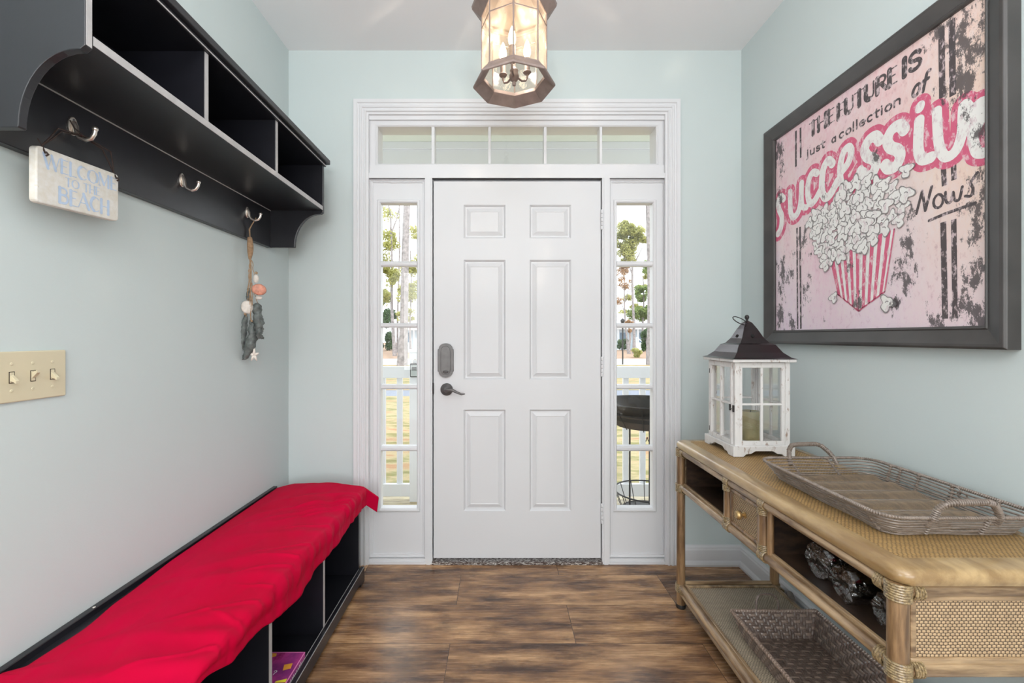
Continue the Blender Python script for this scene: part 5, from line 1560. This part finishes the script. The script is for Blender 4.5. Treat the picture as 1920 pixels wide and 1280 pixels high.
# ------------------------------------------------------------------ herringbone basket on the lower shelf
SZ = 0.1065
bk = empty('woven_basket', (1.02, 1.37, SZ), 'dark herringbone woven basket with looped handles on the console lower shelf', 'basket')
qx0, qx1, qy0, qy1 = 0.895, 1.150, 1.150, 1.600
HB = 0.085
def twill(name, P, nrm, la, lb, na, nb, par, th=0.0014, zig=0):
    """2/2 twill of flat strips on patch P(a,b), a in 0..la, b in 0..lb (metres)"""
    ma, mb = MB(), MB()
    pa, pb = la / na, lb / nb
    def over(i, j):
        s = (i + j) if (zig == 0 or (i // zig) % 2 == 0) else (j - i)
        return (s % 4) < 2
    for j in range(nb):            # strips along a
        b0, b1 = (j + 0.08) * pb, (j + 0.92) * pb
        rows = []
        for i in range(na * 2 + 1):
            a = i * pa / 2; ii = min(na - 1, i // 2)
            h = th if over(ii, j) else -th
            if i % 2 == 0 and i > 0 and i < na * 2 and over(ii, j) != over(ii - 1, j): h = 0
            rows.append((a, h))
        vs, fs = [], []
        for a, h in rows:
            p = P(a, b0); q = P(a, b1); c = P(a, (b0 + b1) / 2); n = nrm(a, b0)
            vs += [p + n * h, c + n * (h + 0.0008), q + n * h]
        for i in range(len(rows) - 1):
            for e in range(2): fs.append((i * 3 + e, i * 3 + e + 1, (i + 1) * 3 + e + 1, (i + 1) * 3 + e))
        (ma if j % 2 else mb).add(vs, fs)
    for i in range(na):            # strips along b
        a0, a1 = (i + 0.08) * pa, (i + 0.92) * pa
        rows = []
        for j in range(nb * 2 + 1):
            b_ = j * pb / 2; jj = min(nb - 1, j // 2)
            h = -th if over(i, jj) else th
            if j % 2 == 0 and j > 0 and j < nb * 2 and over(i, jj) != over(i, jj - 1): h = 0
            rows.append((b_, h))
        vs, fs = [], []
        for b_, h in rows:
            p = P(a0, b_); q = P(a1, b_); c = P((a0 + a1) / 2, b_); n = nrm(a0, b_)
            vs += [p + n * h, c + n * (h + 0.0008), q + n * h]
        for j in range(len(rows) - 1):
            for e in range(2): fs.append((j * 3 + e, j * 3 + e + 1, (j + 1) * 3 + e + 1, (j + 1) * 3 + e))
        mb.add(vs, fs)
    o = ma.build(name, M['basket_a'], par, solid=0.0010)
    mb.build('dark_weft', M['basket_b'], o, solid=0.0010)
    return o
Lx, Ly = qx1 - qx0, qy1 - qy0
twill('woven_bottom', lambda a, b_: Vector((qx0 + a, qy0 + b_, SZ + 0.005)), lambda a, b_: Vector((0, 0, 1)), Lx, Ly, 26, 46, bk, zig=6)
fl = 0.030      # flare of the sides
def side(px0, py0, px1, py1, nx, ny):
    ln = sqrt((px1 - px0) ** 2 + (py1 - py0) ** 2)
    ex = fl
    def P(a, b_):
        t = a / ln; f = b_ / HB
        x = px0 + (px1 - px0) * t; y = py0 + (py1 - py0) * t
        # widen towards the rim at both ends
        tx, ty = (px1 - px0) / ln, (py1 - py0) / ln
        w = (t * 2 - 1) * ex * f
        return Vector((x + nx * fl * f + tx * w, y + ny * fl * f + ty * w, SZ + 0.005 + b_))
    n = Vector((-nx, -ny, fl / HB)).normalized()
    return twill('woven_side', P, lambda a, b_: n, ln, HB, int(ln / 0.0095), 9, bk)
side(qx0, qy0, qx0, qy1, -1, 0); side(qx1, qy0, qx1, qy1, 1, 0); side(qx0, qy1, qx1, qy1, 0, 1); side(qx0, qy0, qx1, qy0, 0, -1)
m = MB()
zr = SZ + 0.005 + HB
lp3 = dens(rrect(qx0 - fl, qx1 + fl, qy0 - fl, qy1 + fl, 0.006, 2))
m.tube([(x, y, zr) for x, y in lp3], 0.0045, 8, closed=True)
for i in range(len(lp3)):
    a, b_ = Vector(lp3[i]), Vector(lp3[(i + 1) % len(lp3)]); d = b_ - a; q = max(1, int(d.length / 0.009))
    for j in range(q):
        p = a + d * (j / q); dn = d.normalized()
        m.torus((p.x, p.y, zr), (dn.x, dn.y, 0.4), 0.0052, 0.0020, 8, 4)
m.build('rim', M['basket_a'], bk, smooth=True)
for (y, s_) in ((qy1 + fl, 1), (qy0 - fl, -1)):
    m = MB(); cx_ = 1.000; pts = []
    for k in range(17):
        a = pi * k / 16
        c_, s2 = cos(a), sin(a)
        pts.append((cx_ + 0.042 * (abs(c_) ** 0.55) * (1 if c_ > 0 else -1), y + s_ * 0.006 * s2, zr - 0.004 + 0.062 * (s2 ** 0.55)))
    m.tube(pts, 0.0032, 8)
    for i in range(len(pts) - 1):
        a, b_ = Vector(pts[i]), Vector(pts[i + 1]); q = max(1, int((b_ - a).length / 0.005))
        for j in range(q): m.torus(a.lerp(b_, j / q), (b_ - a).normalized(), 0.0038, 0.0014, 8, 4)
    m.build('handle', M['basket_b'], bk, smooth=True)

# silver metal tube lying between the console and the wall
tb = empty('metal_pole', (1.262, 1.5, 0.0), 'shiny silver bar lying on the floor between the console shelf and the right baseboard', 'bar')
m = MB(); m.box(1.252, 1.266, 1.02, 1.90, 0.0, 0.085); m.build('bar', simple('polished_steel', rgb(205, 208, 212), 0.18, metal=1.0), tb, bevel=0.004)
MB().tube([(1.245, 1.86, 0.100), (1.262, 1.90, 0.100)], 0.013, 14).build('grey_end_cap', simple('grey_rubber', rgb(120, 112, 106), 0.6), tb, smooth=True)

# ------------------------------------------------------------------ porch
GZ = EYE - 1.9
DZ = EYE - 1.35
m = MB()
y = D + WT + 0.002
while y < 3.74:
    m.box(-3.0, 3.0, y, min(y + 0.136, 3.76), DZ - 0.03, DZ); y += 0.142
dk_m = rattan_mat('weathered_deck_board', rgb(190, 178, 138), rgb(140, 124, 92), (0.8, 8, 8), 0.7)
struct(m.build('porch_deck', dk_m))
struct(MB().box(-3.0, 3.0, 2.5, 3.76, GZ, DZ - 0.03).build('porch_skirt', M['white']))
pc_m = simple('porch_ceiling_paint', rgb(218, 222, 208), 0.8, var=0.02)
struct(MB().box(-3.0, 3.0, D + WT + 0.001, 4.0, EYE + 1.6, EYE + 1.66).build('porch_ceiling', pc_m))
m = MB(); m.box(-3.0, 3.0, 3.60, 3.74, EYE + 1.22, EYE + 1.6); m.box(-3.0, 3.0, 3.585, 3.60, EYE + 1.54, EYE + 1.6)
struct(m.build('porch_beam', M['white'], bevel=0.003))
def railing(x0, x1, first, label):
    r = empty('porch_railing', ((x0 + x1) / 2, 3.6, DZ), label, 'railing')
    MB().box(x0, x1, 3.575, 3.615, EYE - 0.338, EYE - 0.244).build('top_rail', M['white'], r, bevel=0.003)
    MB().box(x0, x1, 3.585, 3.625, EYE - 1.31, EYE - 1.21).build('bottom_rail', M['white'], r, bevel=0.003)
    x = first
    while x > x0 + 0.1: x -= 0.14
    while x < x1 - 0.03:
        if x > x0 + 0.03: MB().box(x - 0.022, x + 0.022, 3.616, 3.650, EYE - 1.31, EYE - 0.26).build('baluster', M['white'], r, bevel=0.002)
        x += 0.14
    for xx in (x0, x1):
        if abs(xx) < 1.2:
            n = MB().box(xx - 0.045, xx + 0.045, 3.57, 3.66, DZ, EYE - 0.13).build('newel_post', M['white'], r, bevel=0.003)
            MB().box(xx - 0.055, xx + 0.055, 3.56, 3.67, EYE - 0.13, EYE - 0.105).build('post_cap', M['white'], n, bevel=0.004)
railing(-2.6, -0.688, wx(748, 3.6), 'white wooden porch railing seen through the left sidelight')
railing(0.70, 2.6, wx(1175, 3.6), 'white wooden porch railing seen through the right sidelight')
lb = empty('key_lock_box', (-0.70, 3.55, wz(707, 3.54)), 'small grey and black key lock box on the white porch post', 'lock box')
bxx0, bxx1, bzz0, bzz1 = wx(768.5, 3.54), wx(786, 3.54), wz(707, 3.54), wz(681, 3.54)
b0 = MB().box(bxx0, bxx1, 3.535, 3.5695, bzz0, bzz1).build('case', M['blackmetal'], lb, bevel=0.008, seg=3)
MB().box(bxx0 + 0.008, bxx1 - 0.008, 3.529, 3.535, bzz0 + 0.008, bzz1 - 0.014).build('face_plate', simple('pale_grey_plate', rgb(170, 176, 174), 0.4), lb, bevel=0.004)
MB().box(bxx0 + 0.018, bxx1 - 0.018, 3.526, 3.529, bzz1 - 0.055, bzz1 - 0.028).build('dial_window', M['blackmetal'], lb)
xm = (bxx0 + bxx1) / 2
MB().tube([(xm - 0.02, 3.555, bzz1 - 0.01), (xm - 0.02, 3.555, bzz1 + 0.02), (xm, 3.555, bzz1 + 0.035), (xm + 0.02, 3.555, bzz1 + 0.02), (xm + 0.02, 3.555, bzz1 - 0.01)], 0.004, 8).build('shackle', M['nickel'], lb, smooth=True)

# tiered metal plant stand
ps = empty('plant_stand', (0.99, 2.93, DZ), 'black metal plant stand with wide round bowl behind the right sidelight', 'plant stand')
pcx2, pcy2 = 0.995, 2.94
m = MB(); m.lathe([(0.0, -0.545), (0.245, -0.545), (0.300, -0.440), (0.306, -0.436), (0.304, -0.432), (0.296, -0.436), (0.238, -0.538), (0.0, -0.538)], (pcx2, pcy2, EYE), 'z', 48)
bowl = m.build('bowl', M['blackmetal'], ps, smooth=True)
m = MB(); m.lathe([(0.0, -0.588), (0.200, -0.588), (0.268, -0.500), (0.272, -0.500), (0.205, -0.594), (0.0, -0.594)], (pcx2, pcy2, EYE), 'z', 48)
m.build('lower_bowl', simple('brown_rusted_metal', rgb(66, 56, 50), 0.6, var=0.3), ps, smooth=True)
for R, z in ((0.310, -0.437), (0.284, -0.500)):
    m = MB(); m.torus((pcx2, pcy2, EYE + z), (0, 0, 1), R, 0.005, 48, 6); m.build('hoop', M['blackmetal'], ps, smooth=True)
m = MB()
for k in range(12):
    a = 2 * pi * k / 12 + 0.1
    MB().tube([(pcx2 + R * cos(a), pcy2 + R * sin(a), EYE + z) for R, z in ((0.312, -0.437), (0.286, -0.500), (0.212, -0.600))], 0.0028, 6).build('wire_rib', M['blackmetal'], ps)
for k in range(3):
    a = radians(180 + 120 * k + 4)
    MB().tube([(pcx2 + r_ * cos(a), pcy2 + r_ * sin(a), z) for r_, z in ((0.12, EYE - 0.594), (0.12, EYE - 1.0), (0.12, DZ + 0.0105))], 0.006, 8).build('leg', M['blackmetal'], ps)
R1, R2, z1, z2 = 0.215, 0.165, EYE - 1.035, EYE - 1.165
for R, z in ((R1, z1), (R2, z2)):
    m = MB(); m.torus((pcx2, pcy2, z), (0, 0, 1), R, 0.005, 40, 6); m.build('basket_hoop', M['blackmetal'], ps, smooth=True)
for k in range(14):
    a = 2 * pi * k / 14
    MB().tube([(pcx2 + R1 * cos(a), pcy2 + R1 * sin(a), z1), (pcx2 + R2 * cos(a), pcy2 + R2 * sin(a), z2)], 0.0028, 6).build('basket_wire', M['blackmetal'], ps)
MB().lathe([(0.0, -1.172), (0.160, -1.172), (0.160, -1.164), (0, -1.164)], (pcx2, pcy2, EYE), 'z', 36).build('basket_floor', M['blackmetal'], ps)
for i, (ox, oz, R) in enumerate(((-0.03, -0.650, .032), (0.010, -0.650, .034), (0.055, -0.655, .030), (-0.055, -0.680, .030), (0.02, -0.745, .030), (0.04, -0.735, .030))):
    MB().tube([(pcx2 + ox + 0.012 * k + R * 0.8 * cos(k * 0.9) * 0.5, pcy2 - 0.10, EYE + oz + R * sin(k * 0.9)) for k in range(9)], 0.0026, 6).build('wire_scroll', M['blackmetal'], ps, smooth=True)
for oz in (-0.625, -0.650, -0.675, -0.705, -0.745, -0.795, -0.812):
    MB().tube([(pcx2 - 0.01, pcy2 - 0.11, EYE + oz), (pcx2 + 0.12, pcy2 - 0.08, EYE + oz - 0.012)], 0.0026, 6).build('wire_rod', M['blackmetal'], ps)
MB().lathe([(0.0, 0.0), (0.30, 0.0), (0.30, 0.012), (0.0, 0.012)], (0, 0, 0), 'z', 40)
mat_ = MB().lathe([(0.0, 0.0), (0.34, 0.0), (0.345, 0.006), (0.34, 0.010), (0.0, 0.010)], (pcx2, pcy2, DZ), 'z', 40).build('round_mat', simple('slate_blue_mat', rgb(112, 134, 152), 0.8, var=0.15, vscale=20))
tag(mat_, 'slate blue round mat on the porch deck under the plant stand', 'mat')

# ------------------------------------------------------------------ yard
def ground_mat(name, stops, scale=(0.5, 1.4, 1), s=2.2):
    m, nt, b = new_mat(name)
    v = coords(nt, scale=scale)
    g = ntex(nt, v, s, 8, 0.65)
    L(nt, ramp(nt, g, stops), b.inputs['Base Color']); b.inputs['Roughness'].default_value = 0.95
    b.inputs['Specular IOR Level'].default_value = 0.1
    return m
lawn_m = ground_mat('dry_lawn', [(0.30, rgb(112, 104, 74)), (0.42, rgb(120, 118, 80)), (0.52, rgb(158, 146, 114)), (0.62, rgb(150, 120, 92))])
struct(MB().box(-60, 60, 3.76, 14.0, GZ - 0.2, GZ).build('lawn', lawn_m))
struct(MB().box(-60, 60, 15.6, 29.5, GZ - 0.2, GZ).build('lawn', lawn_m))
struct(MB().box(-60, 60, 14.0, 15.6, GZ - 0.2, GZ - 0.01).build('driveway', simple('blue_grey_asphalt', rgb(112, 118, 130), 0.8, var=0.08)))
struct(MB().box(-60, 60, 29.5, 38.0, GZ - 0.2, GZ - 0.02).build('street', simple('pale_concrete', rgb(214, 208, 200), 0.9, var=0.05)))
struct(MB().box(-60, 60, 38.0, 140, GZ - 0.2, GZ).build('far_ground', ground_mat('pine_straw', [(0.35, rgb(140, 114, 98)), (0.6, rgb(160, 138, 118))])))
bark = simple('grey_pine_bark', rgb(132, 126, 126), 0.9, var=0.35, vscale=5, bumpy=0.6, bscale=12)
def leafmat(name, a, b_):
    m, nt, b = new_mat(name)
    v = coords(nt)
    g = ntex(nt, v, 5.0, 6, 0.8)
    L(nt, ramp(nt, g, [(0.36, a), (0.60, b_)]), b.inputs['Base Color']); b.inputs['Roughness'].default_value = 0.6
    b.inputs['Transmission Weight'].default_value = 0.0
    nt2 = nt
    out = [n for n in nt.nodes if n.type == 'OUTPUT_MATERIAL'][0]
    tl = N(nt, 'ShaderNodeBsdfTranslucent'); tl.inputs[0].default_value = b_
    mx = N(nt, 'ShaderNodeMixShader'); mx.inputs[0].default_value = 0.45
    L(nt, b.outputs[0], mx.inputs[1]); L(nt, tl.outputs[0], mx.inputs[2]); L(nt, mx.outputs[0], out.inputs[0])
    return m
leaf_y = leafmat('yellow_green_leaves', rgb(112, 120, 64), rgb(186, 184, 116))
leaf_g = leafmat('mid_green_leaves', rgb(84, 106, 58), rgb(150, 168, 96))
leaf_d = leafmat('dark_green_leaves', rgb(42, 62, 44), rgb(92, 118, 74))
leaf_r = leafmat('rusty_leaves', rgb(120, 92, 66), rgb(178, 142, 100))
def leaves(m, c, r, n, size, sq=(1, 1, 0.8)):
    subs = []
    for _ in range(11):
        a = Vector((random.uniform(-1, 1), random.uniform(-1, 1), random.uniform(-1, 1)))
        if a.length > 1: a.normalize()
        subs.append((a * 0.72, random.uniform(0.25, 0.5)))
    for _ in range(int(n * 3.2)):
        q, qr = random.choice(subs)
        while True:
            p = Vector((random.uniform(-1, 1), random.uniform(-1, 1), random.uniform(-1, 1)))
            if 0.15 < p.length < 1: break
        p = q + p * qr
        p = Vector((p.x * r * sq[0], p.y * r * sq[1], p.z * r * sq[2])) + Vector(c)
        a = Vector((random.uniform(-1, 1), random.uniform(-1, 1), random.uniform(-1, 1))).normalized()
        b_ = a.orthogonal().normalized(); s = size * random.uniform(0.3, 0.75)
        m.add([p + a * s, p + b_ * s * 0.5, p - a * s, p - b_ * s * 0.5], [(0, 1, 2, 3)])
def tree(label, base_px, Y, top_px, top_y, r, crowns, lmat, branches=(), seed=0, size=0.22):
    random.seed(seed)
    X0 = wx(base_px, Y); t = empty('tree', (X0, Y, GZ), label, 'tree', None)
    X1, Z1 = wx(top_px, Y), wz(top_y, Y)
    pts = []
    for k in range(9):
        f = k / 8
        pts.append((X0 + (X1 - X0) * f + 0.08 * sin(f * 7 + seed), Y, GZ - 0.1 + (Z1 - GZ + 0.1) * f))
    MB().tube(pts, [r * (1.25 if k == 0 else 1.0) * (1 - 0.5 * k / 8) for k in range(9)], 12).build('trunk', bark, t, smooth=True)
    for (ax, ay, bx_, by_, rr) in branches:
        p, q = Vector((wx(ax, Y), Y, wz(ay, Y))), Vector((wx(bx_, Y), Y, wz(by_, Y)))
        MB().tube([p, p.lerp(q, 0.5) + Vector((0.1, 0.1, 0.15)), q], [rr, rr * 0.8, rr * 0.5], 8).build('branch', bark, t, smooth=True)
    m = MB()
    for (cx_, cy_, rp_, n) in crowns:
        leaves(m, (wx(cx_, Y), Y + random.uniform(-.5, .5), wz(cy_, Y)), rp_ * Y / F, int(n * 1.3), size)
    m.build('foliage', lmat, t)
tree('thick grey pine trunk leaning right, seen in the left sidelight', 752, 28.8, 775, 150, 0.30, [(770, 160, 60, 1200), (800, 220, 45, 700)], leaf_g, seed=1)
tree('slim forked tree with yellow green leaves, left of the thick pine in the left sidelight', 739, 43, 732, 428, 0.19, [(720, 450, 26, 420), (716, 500, 26, 500), (734, 520, 22, 320), (700, 470, 30, 300), (728, 400, 22, 90), (716, 555, 24, 380)], leaf_y,
     branches=((733, 432, 727, 378, 0.10), (734, 436, 748, 392, 0.09), (748, 392, 750, 340, 0.06)), seed=2)
tree('bushy yellow green tree behind the thick pine in the left sidelight', 770, 48, 770, 470, 0.12, [(776, 500, 26, 480), (768, 550, 26, 480), (788, 545, 30, 400), (760, 590, 20, 240), (780, 440, 22, 150)], leaf_y, seed=3)
tree('slender straight trunk right beside the thick pine in the left sidelight', 746, 52, 749, 300, 0.12, [(748, 330, 40, 250)], leaf_y, seed=4)
tree('dark green tree behind the shrubs at the far left of the left sidelight', 716, 58, 716, 520, 0.15, [(716, 600, 22, 800), (708, 560, 24, 500), (730, 590, 16, 400)], leaf_d, seed=5, size=0.3)
tree('grey pine trunk at the right edge of the right sidelight', 1218, 30, 1213, 150, 0.20, [(1215, 170, 60, 900)], leaf_g, seed=6)
tree('round crowned yellow green tree in the right sidelight', 1188, 50, 1186, 420, 0.17, [(1182, 430, 26, 900), (1196, 455, 22, 500), (1172, 465, 22, 500), (1180, 480, 22, 300), (1150, 440, 30, 400)], leaf_y,
     branches=((1187, 520, 1170, 480, 0.09), (1187, 500, 1204, 465, 0.08)), seed=7, size=0.26)
tree('thin rusty leaved tree near the left edge of the right sidelight', 1176, 56, 1168, 490, 0.12, [(1164, 505, 18, 260), (1170, 530, 18, 160), (1158, 560, 16, 120)], leaf_r, branches=((1172, 590, 1160, 560, 0.06), (1171, 570, 1180, 535, 0.06)), seed=8)
tree('mid green tree low behind the right pine trunk in the right sidelight', 1206, 58, 1206, 520, 0.14, [(1208, 550, 22, 700), (1200, 590, 20, 600), (1218, 500, 18, 260), (1185, 590, 14, 160), (1224, 585, 20, 500)], leaf_g, seed=9, size=0.28)
tree('low pale yellow green tree behind the others in the right sidelight', 1196, 80, 1196, 540, 0.12, [(1192, 580, 16, 420), (1170, 590, 16, 380), (1208, 600, 16, 380), (1214, 515, 12, 220), (1178, 560, 12, 160), (1202, 540, 12, 200)], leaf_y, seed=12, size=0.32)
tree('small palm like tree in front of the right house', 1180, 48, 1180, 606, 0.18, [(1180, 606, 7, 120), (1179, 620, 3, 40)], leaf_r, seed=10, size=0.3)
def shrub(px, Y, rpx, h, label, mat, seed):
    random.seed(seed)
    t = empty('shrub', (wx(px, Y), Y, GZ), label, 'shrub')
    m = MB(); leaves(m, (wx(px, Y), Y, GZ + h / 2), 1.0, 900, 0.22, (rpx * Y / F, 1.4, h / 2)); m.build('foliage', mat, t)
    MB().tube([(wx(px, Y), Y, GZ), (wx(px, Y), Y, GZ + h * 0.6)], 0.08, 8).build('stem', bark, t)
shrub(711, 60, 10, 2.9, 'tall dark green shrub at the left edge of the left sidelight', leaf_d, 21)
shrub(731, 60, 8.5, 2.7, 'tall dark green shrub just left of the pine trunks in the left sidelight', leaf_d, 22)
shrub(1166, 60, 12, 1.9, 'low dark shrub beside the lamp post in the right sidelight', leaf_d, 23)
shrub(1212, 55, 9, 3.0, 'tall dark green shrub right of the white steps in the right sidelight', leaf_d, 24)
shrub(1194, 40, 4, 0.9, 'small pale green shrub in the yard in the right sidelight', leaf_y, 25)
# street lamp
lpst = empty('lamp_post', (wx(1167.5, 30), 30, GZ), 'thin black lamp post standing in the yard in the right sidelight', 'lamp post')
MB().tube([(wx(1167.5, 30), 30, GZ), (wx(1167.5, 30), 30, EYE + 0.75)], 0.05, 10).build('pole', M['blackmetal'], lpst, smooth=True)
MB().lathe([(0.06, 0.75), (0.16, 1.10), (0.10, 1.20), (0.0, 1.26)], (wx(1167.5, 30), 30, EYE), 'z', 8).build('lamp_head', M['blackmetal'], lpst)
# houses across the street
hw_m = simple('pale_blue_siding', rgb(196, 212, 224), 0.8, var=0.04); rf_m = simple('grey_shingle_roof', rgb(172, 172, 176), 0.9, var=0.1)
wi_m = simple('dark_blue_window_glass', rgb(96, 118, 140), 0.2)
def house(label, x0, x1, Y, h):
    t = empty('house', ((x0 + x1) / 2, Y, GZ), label, 'house')
    wl = MB().box(x0, x1, Y, Y + 8, GZ, GZ + h).build('wall', hw_m, t)
    MB().prism([(Y - 1.6, GZ + h), (Y + 4, GZ + h + 2.2), (Y + 9, GZ + h)], x0 - 0.5, x1 + 0.5, 'x').build('roof', rf_m, t)
    n = int((x1 - x0) / 2.2)
    for k in range(n):
        cx_ = x0 + (k + 0.5) * (x1 - x0) / n
        w = MB().box(cx_ - 0.45, cx_ + 0.45, Y - 0.05, Y, GZ + 1.1, GZ + 2.5).build('window', wi_m, t)
        MB().box(cx_ - 1.15, cx_ - 1.0, Y - 1.4, Y - 1.25, GZ, GZ + h).build('column', M['white'], t)
    MB().box(x0, x1, Y - 1.45, Y - 1.2, GZ + h - 0.35, GZ + h).build('porch_fascia', M['white'], t)
    return t
house('pale blue house with white columns behind the trees in the left sidelight', wx(750, 64), wx(750, 64) + 9.0, 64, 3.2)
h2 = house('pale blue house with white columns and steps behind the trees in the right sidelight', wx(1150, 64), wx(1150, 64) + 8.5, 64, 3.3)
m = MB(); X = wx(1199, 62)
for k in range(4): m.box(X - 0.6, X + 0.6, 61.0 + k * 0.3, 61.3 + k * 0.3, GZ, GZ + 0.25 * (k + 1))
m.build('steps', M['white'], h2)
MB().tube([(X + 0.7, 60.9, GZ + 0.8), (X - 0.4, 62.2, GZ + 1.8)], 0.07, 6).build('stair_rail', M['white'], h2)
